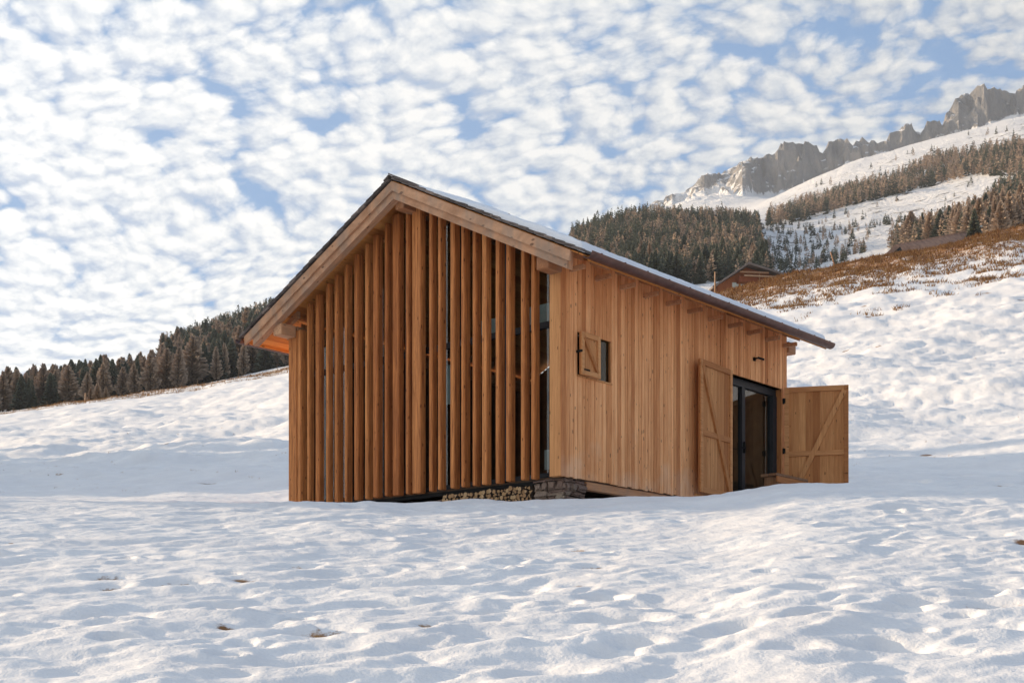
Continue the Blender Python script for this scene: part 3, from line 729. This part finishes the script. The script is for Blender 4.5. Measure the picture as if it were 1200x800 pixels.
# firewood under the fins -------------------------------------------------
def log_mesh(seed):
    rs = random.Random(seed); r = rs.uniform(.030, .046); n = rs.choice([3, 4, 8, 9]); bm = bmesh.new(); ring = []
    pts = []
    for i in range(n):
        q = 2 * math.pi * i / n + rs.uniform(-.2, .2); rr = r * rs.uniform(.85, 1.25); pts.append((math.cos(q) * rr, math.sin(q) * rr))
    mbb = MB(); mbb.prism(pts, 'x', -.15, .15)
    me = bpy.data.meshes.new('log'); me.from_pydata([tuple(v) for v in mbb.v], [], mbb.f); me.update(); bm.from_mesh(me)
    bmesh.ops.recalc_face_normals(bm, faces=bm.faces); bmesh.ops.bevel(bm, geom=list(bm.edges), offset=.004, segments=1, affect='EDGES'); bm.to_mesh(me); bm.free()
    me.materials.append(M['log']); return me
lms = [log_mesh(i) for i in range(12)]
row = 0; z = -.68
while z < -.09:
    t = .715 + (row % 2) * .035
    while t < 2.72:
        me = random.choice(lms); o = bpy.data.objects.new('log', me); COL.objects.link(o)
        p = bx @ Vector((.22 + random.uniform(-.03, .03), t, z + random.uniform(-.006, .006))); o.location = p
        o.rotation_mode = 'XYZ'; o.rotation_euler = (random.choice([0, 1, 2, 3]) * .7, random.uniform(-.05, .05), ROT + random.uniform(-.06, .06))
        tag(o, 'split firewood log in the stack under the timber fins, between two rubble stone bases', 'log', 'firewood logs stacked under the cabin'); t += random.uniform(.066, .082)
    z += .062; row += 1

# ------------------------------------------------------------------ trees
def tree_mesh(kind, seed, nb, h=1.0):
    """crown of many small drooping sprays round a stem of unit height"""
    rs = np.random.default_rng(seed); V = []; Fc = []; tint = []
    wid = rs.uniform(.19, .25) if kind == 'spruce' else rs.uniform(.17, .25)
    lean = rs.uniform(-.02, .02, 2)
    for i in range(nb):
        u = rs.random() ** 1.25 * .93 + .05 if kind == 'spruce' else rs.random() ** 1.05 * .88 + .10
        env = (1 - u) ** .85 * min(1, (u - .0) / .10) if kind == 'spruce' else (1 - u) ** .75 * min(1, (u - .04) / .22)
        rad = max(.006, wid * env * rs.uniform(.55, 1.12)); a = rs.random() * 2 * np.pi
        r0 = rad * rs.uniform(.0, .55); ln = rad - r0 + .012
        dz = (-.28 if kind == 'spruce' else .12) * ln + rs.normal() * .01
        d = np.array([math.cos(a), math.sin(a)]); s = np.array([-d[1], d[0]])
        w = (.012 + .24 * rad) * rs.uniform(.6, 1.2) * (1 if kind == 'spruce' else .62)
        c0 = np.array([d[0] * r0 + lean[0] * u, d[1] * r0 + lean[1] * u, u]); c1 = np.array([d[0] * (r0 + ln) + lean[0] * u, d[1] * (r0 + ln) + lean[1] * u, u + dz])
        m = c0 * .5 + c1 * .5; sag = np.array([0, 0, -.018 if kind == 'spruce' else .0]) * rs.uniform(.4, 1.6)
        L_ = m + np.array([s[0] * w, s[1] * w, -.012]) + sag; R_ = m - np.array([s[0] * w, s[1] * w, .012]) + sag
        n = len(V); V += [c0 + [0, 0, .012], L_, c1, R_]; Fc += [(n, n + 1, n + 2), (n, n + 2, n + 3)]
        if kind == 'larch' and rs.random() < .5:
            n = len(V); V += [c0, c0 + [0, 0, .02], c1 + [0, 0, .035], c1]; Fc += [(n, n + 1, n + 2, n + 3)]; tint += [rs.random()] * 4
        tint += [min(1, max(0, rs.normal(.5, .22)))] * 4
    # order fix: tint entries follow the vertex order above
    tint = (tint + [.5] * len(V))[:len(V)]
    n = len(V); top = .9 if kind == 'spruce' else .96; k = 5
    trunk_v = []; 
    for zz, rr in ((-.03, .018), (.5, .011), (top, .003)):
        for i in range(k): q = 2 * np.pi * i / k; trunk_v.append([math.cos(q) * rr + lean[0] * zz, math.sin(q) * rr + lean[1] * zz, zz])
    trunk_f = [(j * k + i, j * k + (i + 1) % k, (j + 1) * k + (i + 1) % k, (j + 1) * k + i) for j in range(2) for i in range(k)]
    return np.array(V), Fc, np.array(tint), np.array(trunk_v), trunk_f
def mk_mesh(name, V, Fc, tint, mat):
    me = bpy.data.meshes.new(name); me.from_pydata([tuple(v) for v in V], [], Fc); me.update()
    if tint is not None:
        ca = me.attributes.new('tint', 'FLOAT_COLOR', 'POINT'); ca.data.foreach_set('color', np.repeat(tint[:, None], 4, 1).astype(np.float32).ravel())
    me.materials.append(mat); return me
TV = {}
for kind in ('spruce', 'larch'):
    TV[kind] = []
    for s in range(7):
        V, Fc, ti, tv, tf = tree_mesh(kind, 100 + s + (50 if kind == 'larch' else 0), 620 if kind == 'spruce' else 560)
        TV[kind].append((mk_mesh('crown', V, Fc, ti, M[kind]), mk_mesh('trunk', tv, tf, None, M['bark'])))
LOW = {k: [tree_mesh(k, 300 + s + (50 if k == 'larch' else 0), 110) for s in range(8)] for k in ('spruce', 'larch')}
def put_tree(kind, x, y, h, label, group, wide=1.0, zoff=0.0):
    cm, tm = random.choice(TV[kind])
    o = empty(kind + '_tree', (x, y, gz(x, y) + zoff - .2), random.random() * 6.28, label, 'tree', group)
    o.scale = (h * wide, h * wide, h)
    for nm, me in (('crown', cm), ('trunk', tm)):
        c = bpy.data.objects.new(nm, me); COL.objects.link(c); c.parent = o
    return o
def inside(px, py, poly):
    c = False; n = len(poly)
    for i in range(n):
        x1, y1 = poly[i]; x2, y2 = poly[(i + 1) % n]
        if (y1 > py) != (y2 > py) and px < (x2 - x1) * (py - y1) / (y2 - y1) + x1: c = not c
    return c
def scatter(n, px0, px1, d0, d1, test=None, sep=3.0):
    out = []; cell = {}
    K = rng.uniform(px0, px1, n); D = np.sqrt(rng.uniform(d0 ** 2, d1 ** 2, n)); X = (K - 600) / F * D
    Z = height(X, D)[0]; P = HY - Z / D * F
    for px, d, x, z, py in zip(K, D, X, Z, P):
        if test and not test(px, py, d): continue
        c = (int(x / sep), int(d / sep))
        if c in cell: continue
        cell[c] = 1; out.append((x, d, z, px, py))
    return out
cand = []    # (apparent size, kind, x, y, z, h, zone)
def add(pts, plarch, h0, h1, zone):
    for (x, d, z, px, py) in pts:
        cl = .5 + .9 * float(perlin(np.array([x / 28]), np.array([d / 28]), 5)[0])
        kind = 'larch' if random.random() < plarch * 2 * min(max(cl, 0.05), .98) else 'spruce'
        h = (h0 + (h1 - h0) * random.betavariate(1.6, 1.6) * random.choice((.75, 1, 1, 1.2))) * (1.0 if kind == 'spruce' else .95); cand.append((h / d, kind, x, d, z, h, zone))
add(scatter(4000, -70, 215, 300, 420, lambda px, py, d: True, 4.0), .72, 6.5, 11, 'left')
add(scatter(3500, 190, 440, 330, 700, lambda px, py, d: True, 4.8), .40, 8.5, 13.5, 'left')
B = [(640, 400), (650, 320), (672, 282), (700, 266), (740, 254), (765, 250), (800, 256), (850, 250), (888, 252), (889, 275), (893, 300), (905, 338), (860, 352), (665, 420)]
add(scatter(12000, 640, 915, 330, 690, lambda px, py, d: inside(px, py, B), 3.8), .37, 5.6, 9.4, 'hump')
Cp = [(893, 266), (945, 243), (1000, 225), (1060, 207), (1090, 191), (1200, 172), (1230, 168), (1230, 214), (1165, 206), (1120, 212), (1060, 226), (1000, 241), (940, 260)]
add(scatter(30000, 885, 1230, 600, 1350, lambda px, py, d: inside(px, py, Cp), 5.6), .62, 7.5, 12, 'alp')
Dp = [(985, 350), (1003, 334), (1022, 310), (1045, 292), (1075, 276), (1112, 268), (1145, 250), (1175, 228), (1230, 212), (1230, 300), (1100, 330)]
add(scatter(20000, 975, 1230, 270, 1000, lambda px, py, d: inside(px, py, Dp) and d > 400 - 120 * min(1, max(0, (px - 1100) / 50)), 4.6), .6, 6.5, 10.5, 'right')
Ep = [(893, 262), (1000, 262), (1060, 258), (1020, 292), (960, 335), (900, 330)]
add(scatter(1500, 885, 1070, 340, 900, lambda px, py, d: inside(px, py, Ep) and random.random() < .25 + .8 * (py > 285), 4), .3, 2, 5.5, 'clearing')
Gp = [(940, 240), (960, 215), (1100, 168), (1200, 140), (1200, 165), (1090, 190), (1000, 225)]
add(scatter(70, 930, 1200, 700, 1290, lambda px, py, d: inside(px, py, Gp), 12), .3, 4, 8, 'clearing')
Hp = [(893, 268), (1150, 212), (1165, 212), (1120, 246), (1000, 262)]
add(scatter(150, 893, 1165, 500, 1200, lambda px, py, d: inside(px, py, Hp), 10), .3, 2.5, 6, 'clearing')
cand.sort(key=lambda c: -c[0])
LAB = {('spruce', 'left'): 'dark green spruce in the forest beyond the snow slope left of the cabin', ('larch', 'left'): 'brown winter larch in the forest beyond the snow slope left of the cabin',
       ('spruce', 'hump'): 'dark spruce in the dense wood rising behind the cabin roof', ('larch', 'hump'): 'brown larch in the dense wood rising behind the cabin roof',
       ('spruce', 'right'): 'dark spruce in the mountain forest behind the long brown roof', ('larch', 'right'): 'rust brown larch in the mountain forest behind the long brown roof',
       ('spruce', 'alp'): 'small dark spruce high on the mountain forest strip', ('larch', 'alp'): 'small brown larch high on the mountain forest strip',
       ('spruce', 'clearing'): 'small dark spruce standing apart on the snowy mountain clearing', ('larch', 'clearing'): 'small brown larch standing apart on the snowy mountain clearing'}
cnt = {'spruce': 0, 'larch': 0}; rest = []
ZN = {'left': 'left forest', 'hump': 'wood behind the roof', 'right': 'right forest', 'alp': 'upper forest strip', 'clearing': 'clearing'}
for c in cand:
    _, kind, x, y, z, h, zone = c
    px = 600 + F * x / y
    if cnt[kind] < 300 and not (350 < px < 655) and -10 < px < 1210:
        cnt[kind] += 1; cm, tm = random.choice(TV[kind])
        o = empty(kind + '_tree', (x, y, z - .3), random.random() * 6.28, LAB[(kind, zone)], 'tree', kind + ' trees in the ' + ZN[zone])
        wd = random.uniform(1.0, 1.6) * (1.1 if kind == 'larch' else 1.0); o.scale = (h * wd, h * wd, h)
        for nm, me in (('crown', cm), ('trunk', tm)):
            q = bpy.data.objects.new(nm, me); COL.objects.link(q); q.parent = o
    else: rest.append(c)
def far_wood(kind):
    Vs, Fs, Ts, n = [], [], [], 0
    for (_, k, x, y, z, h, zone) in rest:
        if k != kind: continue
        V, Fc, ti, _, _ = random.choice(LOW[k]); a = random.random() * 6.28; ca, sa = math.cos(a), math.sin(a); wd = random.uniform(.95, 1.35)
        W = np.empty_like(V); W[:, 0] = (V[:, 0] * ca - V[:, 1] * sa) * h * wd * 1.1 + x; W[:, 1] = (V[:, 0] * sa + V[:, 1] * ca) * h * wd * 1.1 + y; W[:, 2] = V[:, 2] * h + z - .2
        Vs.append(W); Fs += [tuple(n + i for i in f) for f in Fc]; Ts.append(np.clip(ti * .5 + random.random() * .5, 0, 1)); n += len(V)
    if not Vs: return
    me = mk_mesh('far_wood', np.concatenate(Vs), Fs, np.concatenate(Ts), M[kind]); o = bpy.data.objects.new('far_' + kind + '_wood', me); COL.objects.link(o)
    tag(o, 'distant mass of ' + ('dark spruce' if kind == 'spruce' else 'brown larch') + ' trees covering the mountain slopes', 'forest', kind='stuff')
far_wood('spruce'); far_wood('larch')
print('trees', cnt, len(rest))
# the green spruce beside the long roof
x, y = at(1141, 232); put_tree('spruce', x, y, 6.5, 'bright green bushy spruce at the right end of the long brown roof', None, 1.3)
# three small larches at the fence line
for i, (px, h, lb) in enumerate(((106, 2.1, 'tiny pale larch nearest the fence post on the left ridge'), (115, 2.6, 'tallest of the three tiny pale larches on the left ridge'), (124, 1.9, 'tiny pale larch furthest right of three on the left ridge'))):
    x, y = at(px, 172); put_tree('larch', x, y, h, lb, 'small larches on the ridge', 1.5)
# unseen spruces added on the left to shade the gable and lower meadow
SUN_AZ, SUN_EL = -74.0, 11.3
sd = Vector((math.sin(R(SUN_AZ)) * math.cos(R(SUN_EL)), math.cos(R(SUN_AZ)) * math.cos(R(SUN_EL)), math.sin(R(SUN_EL))))
SHADE = [(26.5, -2.6, 15), (30, -1.2, 16), (28, .1, 15.5), (33, -2.0, 16), (35, -.3, 16.5), (24.5, -.9, 14.5)]
gc = bx @ Vector((0, 3.2, 2.2)); ex = Vector((sd.x, sd.y, 0)).normalized(); ey = Vector((-ex.y, ex.x, 0))
for (dist, off, h) in SHADE:
    p = gc + ex * dist - ey * off
    put_tree('spruce', p.x, p.y, h, 'unseen spruce added on the left to shade the gable', 'unseen spruces added for shade', .95)

for i in range(14):
    dy_ = 36.5 + i * 2.1 + random.uniform(-.9, .9)
    src = Vector((0, dy_, 0)); dd_ = random.uniform(38, 47)
    p = src + ex * dd_
    put_tree('spruce', p.x, p.y, (15.5 - i * .85 + random.uniform(-2.0, 1.5)), 'unseen spruce added on the left to shade the gable', 'unseen spruces added for shade', 1.2)

# ------------------------------------------------------------------ distant buildings, poles, fence, wires
def chalet():
    d = 190; x, y = at(884, d); s = d / F      # metres per photo pixel
    zb = (HY - 348) * s
    o = empty('chalet', (x, y, zb), R(8), 'dark red-brown wooden chalet half hidden behind the grassy ridge', 'house')
    w0, w1 = -50 * s, 54 * s; zr = 37.5 * s; xr = -10 * s; ze0 = 11 * s; ze1 = 21 * s
    mb = MB(); mb.prism([(w0 + .7, -3), (w1 - .7, -3), (w1 - .7, ze1 - .1), (xr, zr - .4), (w0 + .7, ze0 + .1)], 'y', 0, 9); mb.build('wall', M['chalet'], o)
    mb = MB()
    for (a, za, b, zb_) in ((w0 - .4, ze0 - .35, xr, zr), (xr, zr, w1 + 1.2, ze1 - .35)):
        mb.prism([(a, za), (b, zb_), (b, zb_ - .28), (a, za - .28)], 'y', -1.3, 10)
    mb.build('roof', M['shingle'], o)
    mb = MB(); mb.box(-2.6, 3.2, -1.2, -.05, 14.5 * s, 16 * s); mb.box(-2.6, 3.2, -1.2, -1.12, 16 * s, 21 * s); mb.build('balcony', M['chalet'], o)
    for (a, b, z0, z1) in ((-2.5, 1.6, 24.5, 26.2), (-1.9, 3.0, 20.5, 22)): mb = MB(); mb.box(a, b, -1.5, -1.3, z0 * s, z1 * s); mb.build('balcony_rail', M['oldwood'], o)
    for (a, b) in ((-3.2, -2.3), (-2.0, -1.1)):
        g = part_empty('window', o); mb = MB(); mb.box(a, b, -.05, .0 - .002, 9 * s, 16 * s); mb.build('pane', M['blind'], g)
        mb = MB(); mb.box(a - .08, a, -.08, -.002, 9 * s, 16 * s); mb.box(b, b + .08, -.08, -.002, 9 * s, 16 * s); mb.build('frame', M['oldwood'], g)
    mb = MB(); mb.beam((.3, -1.35, 8 * s), (.3, -1.35, 27 * s), .14, .14, up=Vector((0, 1, 0))); mb.build('post', M['oldwood'], o)
    # low annexe at the right
    x2, y2 = at(944, d + 2); o2 = empty('shed', (x2, y2, (HY - 341) * s), R(5), 'low dark shed with a shallow roof right of the chalet', 'shed')
    mb = MB(); mb.box(-1.7, 1.5, 0, 4, -2, 21 * s); mb.build('wall', M['chalet'], o2)
    mb = MB(); mb.prism([(-2.3, 21 * s), (.2, 26 * s), (2.0, 22 * s), (2.0, 21 * s), (.2, 24.6 * s), (-2.3, 20 * s)], 'y', -.6, 4.5); mb.build('roof', M['chalet'], o2)
chalet()
def long_barn():
    def P(px, py, d): return Vector(((px - 600) / F * d, d, (HY - py + 4) / F * d))
    d0, d1 = 212, 236
    base = P(1092, 310, 222); o = empty('barn', base, 0, 'long barn with a brown shingle roof behind the dry grass ridge', 'barn')
    # ridge from left (near) to right (far); front eave lower
    ra, rb = P(1049, 290.5, d0 + 4), P(1149, 271.5, d1 + 4); ea, eb = P(1027, 312, d0 - 1), P(1158, 289, d1 - 1)
    back = (ra - ea) * 1.0; ba = Vector((ra.x + (ra.x - ea.x), ra.y + 5, ea.z + .3)); bb = Vector((rb.x + .6, rb.y + 5, eb.z + .3))
    mb = MB()
    th = Vector((0, 0, -.25))
    for q in ((ea, eb, rb, ra), (ra, rb, bb, ba)):
        vs = [p - base for p in q] + [p - base + th for p in q]; mb.poly(vs, [(0, 1, 2, 3), (7, 6, 5, 4), (0, 4, 5, 1), (1, 5, 6, 2), (2, 6, 7, 3), (3, 7, 4, 0)])
    mb.build('roof', M['barn_roof'], o)
    mb = MB(); ins = .5
    lo = -9
    fa, fb = ea - base + Vector((1, .8, -.1)), eb - base + Vector((-.8, .8, -.1)); ga, gb = ba - base + Vector((0, -.8, -.1)), bb - base + Vector((-.8, -.8, -.1))
    vs = [Vector((p.x, p.y, lo)) for p in (fa, fb, gb, ga)] + [fa, fb, gb, ga]; mb.poly(vs, [(0, 1, 5, 4), (1, 2, 6, 5), (2, 3, 7, 6), (3, 0, 4, 7)])
    mb.poly([fb, gb, rb - base + Vector((-.8, 0, -.3))], [(0, 1, 2)]); mb.poly([fa, ga, ra - base + Vector((.8, 0, -.3))], [(0, 1, 2)])
    mb.build('wall', M['black'], o)
M['barn_roof'] = plain('barn_shingles', (.30, .17, .11), .9, 0, .35, 1.2)
long_barn()

def pole(px, d, y0, y1, w, lean, label, cat='pole', mat='oldwood', group=None):
    x, y = at(px, d); zb = gz(x, y) - .3; zt = (HY - y0) / F * d
    mb = MB(); mb.tube((0, 0, 0), (lean, 0, zt - zb), w, w * .8, 8); o = mb.build('pole', M[mat], None, True); o.location = (x, y, zb); tag(o, label, cat, group); return o
pole(838, 118, 318.5, 341, .085, 0, 'upright weathered wooden pole in front of the chalet')
pole(980, 118, 295, 312, .07, -.5, 'leaning weathered wooden pole on the ridge right of the shed')
def street_lamp():
    d = 236; x, y = at(1149, d); zb = gz(x, y); zt = (HY - 266) / F * d; o = empty('lamp_post', (x, y, zb), 0, 'white headed lamp post at the right end of the long brown roof', 'lamp post')
    mb = MB(); mb.tube((0, 0, 0), (0, 0, zt - zb), .07, .05, 8); mb.build('pole', M['black'], o)
    mb = MB(); mb.box(-.35, .35, -.2, .2, zt - zb, zt - zb + .22, .05); mb.build('lamp_head', M['blind'], o)
street_lamp()
fence = empty('fence', (*at(100, 156), gz(*at(100, 156))), 0, 'thin post and wire fence along the top of the left snow slope', 'fence')
fps = []
for px in (-20, 16, 55, 100, 142, 186, 232, 280, 325):
    x, y = at(px, 157); z = gz(x, y); big = px == 100
    mb = MB(); b = Vector((x, y, z)) - fence.location; w = .10 if big else .035; mb.tube(b + Vector((0, 0, -.3)), b + Vector((random.uniform(-.05, .05), 0, 1.0 if big else .75)), w, w * .9, 7)
    mb.build('post', M['oldwood' if big else 'bark'], fence); fps.append(b + Vector((0, 0, .6)))
mb = MB()
for a, b in zip(fps[:-1], fps[1:]): mb.tube(a, b, .010, .010, 4)
mb.build('wire', M['black'], fence)
wx = empty('power_line', (*at(912, 640), gz(*at(912, 640))), 0, 'pair of thin power wires across the wood behind the cabin roof', 'power line')
def PW(px, py, d): return Vector(((px - 600) / F * d, d, (HY - py) / F * d)) - wx.location
mb = MB(); mb.tube((0, 0, 0), PW(912, 246, 640), .14, .1, 8); mb.build('pole', M['bark'], wx)
x, y = at(520, 330); z = gz(x, y); mb = MB(); mb.tube(Vector((x, y, z)) - wx.location, PW(520, 284, 330), .14, .1, 8); mb.build('pole', M['bark'], wx)
for dy in (0, 9):
    mb = MB(); pts = [];
    A_ = PW(912, 247.5 + dy * .6, 640); B_ = PW(520, 286 + dy, 330)
    for i in range(17): u = i / 16; p = A_.lerp(B_, u); p.z -= 4.0 * u * (1 - u) * 4; pts.append(p)
    for a, b in zip(pts[:-1], pts[1:]): mb.tube(a, b, .045, .045, 4)
    mb.build('wire', M['dark_frame'], wx)

# dry grass: tufts on the ridges and stalks through the snow
def tufts():
    Vs, Fs = [], []
    def tuft(x, y, z, h, nbl, sp):
        for _ in range(nbl):
            a = random.random() * 6.28; l = h * random.uniform(.5, 1.1); bx_, by_ = x + random.gauss(0, sp), y + random.gauss(0, sp); ex_, ey_ = math.cos(a) * l * .6, math.sin(a) * l * .6; w = h * .10
            n = len(Vs); Vs.extend([(bx_ - w, by_, z - .05), (bx_ + w, by_, z - .05), (bx_ + ex_, by_ + ey_, z + l * .75)]); Fs.append((n, n + 1, n + 2))
    n = 11000; K = rng.uniform(815, 1215, n); D = rng.uniform(84, 122, n); keep = []
    X = (K - 600) / F * D; Z = height(X, D)[0] + lumps(X, D, D)
    pn = fbm(X / 3, D / 3, 3, .5, 81); wgt = sstep(84, 108, D) * (1 - sstep(135, 150, D)) + .1
    for x, y, z, p, w_ in zip(X, D, Z, pn, wgt):
        if p * 1.4 + w_ + random.uniform(-.3, .3) > .72: tuft(x, y, z, random.uniform(.12, .42), 7, .17)
    n = 3200; K = rng.uniform(-10, 345, n); D = rng.uniform(150, 162, n); X = (K - 600) / F * D; Z = height(X, D)[0] + lumps(X, D, D)
    for x, y, z in zip(X, D, Z): tuft(x, y, z, random.uniform(.12, .3), 4, .2)
    n = 700; K = rng.uniform(-10, 1210, n); D = rng.uniform(38, 84, n); X = (K - 600) / F * D; Z = height(X, D)[0] + lumps(X, D, D)
    for x, y, z in zip(X, D, Z): tuft(x, y, z, random.uniform(.03, .08), 4, .05)
    for (cx, cy, rad, dp, dirt) in pits:
        if dirt:
            z = gz(cx, cy) - dp
            for _ in range(3): tuft(cx + random.uniform(-1, 1) * rad * .8, cy + random.uniform(-1, 1) * rad * .4, z - .005, random.uniform(.012, .03) + .0006 * cy, 3, .012)
    o = mesh_obj('dry_grass', Vs, Fs, M['grass']); tag(o, 'dry brown grass tufts poking through the snow along the ridges', 'grass', kind='stuff')
tufts()

# ------------------------------------------------------------------ mountain air
def air():
    m = bpy.data.materials.new('mountain_air'); m.use_nodes = True; nt = m.node_tree; nt.nodes.clear()
    out = N(nt, 'ShaderNodeOutputMaterial'); v = N(nt, 'ShaderNodeVolumePrincipled')
    v.inputs['Color'].default_value = (.80, .88, 1, 1); v.inputs['Density'].default_value = HAZE; v.inputs['Anisotropy'].default_value = .1
    L(nt, v.outputs[0], out.inputs['Volume'])
    mb = MB(); mb.box(-2950, 2950, -2950, 2950, -62, 1250); o = mb.build('haze', m); tag(o, 'thin blue mountain air fading the far slopes', 'haze', kind='stuff')
HAZE = .00011
air()

# ------------------------------------------------------------------ camera, sun, sky
cam = bpy.data.cameras.new('camera'); co = bpy.data.objects.new('camera', cam); COL.objects.link(co)
co.location = (0, 0, 0); co.rotation_euler = (R(90), 0, 0)
cam.sensor_width = 36; cam.lens = F / 1200 * 36; cam.shift_y = (HY - 400) / 1200; cam.clip_end = 20000; cam.clip_start = .1
scene.camera = co
sun = bpy.data.lights.new('sun', 'SUN'); so = bpy.data.objects.new('sun', sun); COL.objects.link(so)
sun.energy = 5.0; sun.angle = R(.6); sun.color = (1, .76, .50)
so.rotation_euler = sd.to_track_quat('Z', 'Y').to_euler()

w = bpy.data.worlds.new('World'); scene.world = w; w.use_nodes = True; nt = w.node_tree
bg = nt.nodes['Background']; bg.inputs['Strength'].default_value = .112
sky = N(nt, 'ShaderNodeTexSky', sky_type='NISHITA'); sky.sun_disc = False; sky.sun_elevation = R(SUN_EL); sky.sun_rotation = R(SUN_AZ % 360)
sky.altitude = 1500; sky.dust_density = .6; sky.ozone_density = 1.2
tc = N(nt, 'ShaderNodeTexCoord').outputs['Generated']
sp = N(nt, 'ShaderNodeSeparateXYZ'); L(nt, tc, sp.inputs[0])
zc = mth(nt, 'ADD', mth(nt, 'MAXIMUM', sp.outputs[2], 0), .30)
cb = N(nt, 'ShaderNodeCombineXYZ'); L(nt, mth(nt, 'DIVIDE', sp.outputs[0], zc), cb.inputs[0]); L(nt, mth(nt, 'DIVIDE', sp.outputs[1], zc), cb.inputs[1])
P = mapping(nt, cb.outputs[0], (1, 1, 1), (0, 0, R(24)))
P = mapping(nt, P, (1.05, 1.25, 1))
def warp(vec, sc, amt, det=3):
    wn = noise(nt, vec, sc, det, .55, 0, 1)
    sb = N(nt, 'ShaderNodeVectorMath', operation='SUBTRACT'); L(nt, wn, sb.inputs[0]); sb.inputs[1].default_value = (.5, .5, .5)
    wa = N(nt, 'ShaderNodeVectorMath', operation='MULTIPLY_ADD'); L(nt, sb.outputs[0], wa.inputs[0]); wa.inputs[1].default_value = (amt, amt, 0); L(nt, vec, wa.inputs[2]); return wa.outputs[0]
Pw = warp(warp(P, 3.0, .10, 1), 22, .014, 2)
def clouds(vec):
    def vo(scale):
        v1 = N(nt, 'ShaderNodeTexVoronoi', feature='F1', voronoi_dimensions='2D'); v1.inputs['Scale'].default_value = scale; L(nt, vec, v1.inputs['Vector'])
        return mth(nt, 'MULTIPLY', v1.outputs['Distance'], v1.outputs['Distance'])
    cell = mth(nt, 'MULTIPLY_ADD', vo(19.0), -.60, mth(nt, 'MULTIPLY_ADD', vo(46.0), -.32, .24))
    def no(scale, det, amp, rough=.6):
        mn = N(nt, 'ShaderNodeTexNoise', noise_dimensions='2D'); mn.inputs['Scale'].default_value = scale; mn.inputs['Detail'].default_value = det; mn.inputs['Roughness'].default_value = rough; L(nt, vec, mn.inputs['Vector'])
        return mth(nt, 'MULTIPLY_ADD', mn.outputs[0], amp, -amp / 2)
    return mth(nt, 'ADD', mth(nt, 'ADD', cell, no(26, 5, .74, .64)), no(4.0, 3, .72))
dn = clouds(Pw)
side = mth(nt, 'MULTIPLY_ADD', sp.outputs[0], -.32, .285)            # thicker towards the sun side
low = mth(nt, 'MULTIPLY', mth(nt, 'SUBTRACT', .41, sp.outputs[2]), .55)
dn2 = mth(nt, 'ADD', mth(nt, 'ADD', dn, side), low)
mask = ramp(nt, dn2, [(-.03, (.16, .16, .16)), (.10, (.48, .48, .48)), (.22, (.82, .82, .82)), (.38, (1, 1, 1))]).outputs[0]
off = N(nt, 'ShaderNodeVectorMath', operation='ADD'); L(nt, Pw, off.inputs[0]); off.inputs[1].default_value = (.015, -.008, 0)
dsh = mth(nt, 'SUBTRACT', dn, clouds(off.outputs[0]))
lit = mth(nt, 'MULTIPLY_ADD', dsh, 1.5, .42, clamp=True)
lit = mth(nt, 'MULTIPLY_ADD', mth(nt, 'SUBTRACT', dn2, .32), .7, lit, clamp=True)
sdot = N(nt, 'ShaderNodeVectorMath', operation='DOT_PRODUCT'); L(nt, tc, sdot.inputs[0]); sdot.inputs[1].default_value = tuple(sd)
glow = mth(nt, 'MULTIPLY_ADD', mth(nt, 'MAXIMUM', mth(nt, 'ADD', sdot.outputs['Value'], .3), 0), .52, .58)
cc = ramp(nt, lit, [(0, (2.6, 3.05, 3.75)), (.42, (3.95, 4.2, 4.45)), (.9, (5.35, 5.33, 5.2))]).outputs[0]
gm = N(nt, 'ShaderNodeVectorMath', operation='SCALE'); L(nt, cc, gm.inputs[0]); L(nt, glow, gm.inputs['Scale'])
skyc = mixc(nt, .68, sky.outputs[0], (.30, 1.45, 3.3))
L(nt, mixc(nt, mask, skyc, gm.outputs[0]), bg.inputs['Color'])
w.cycles.sampling_method = 'MANUAL'; w.cycles.sample_map_resolution = 256

scene.view_settings.view_transform = 'Standard'; scene.view_settings.look = 'None'; scene.view_settings.gamma = 1
scene.view_settings.exposure = 0.96
scene.render.resolution_x = 1024; scene.render.resolution_y = 682
scene.cycles.max_bounces = 5; scene.cycles.diffuse_bounces = 4; scene.cycles.glossy_bounces = 3
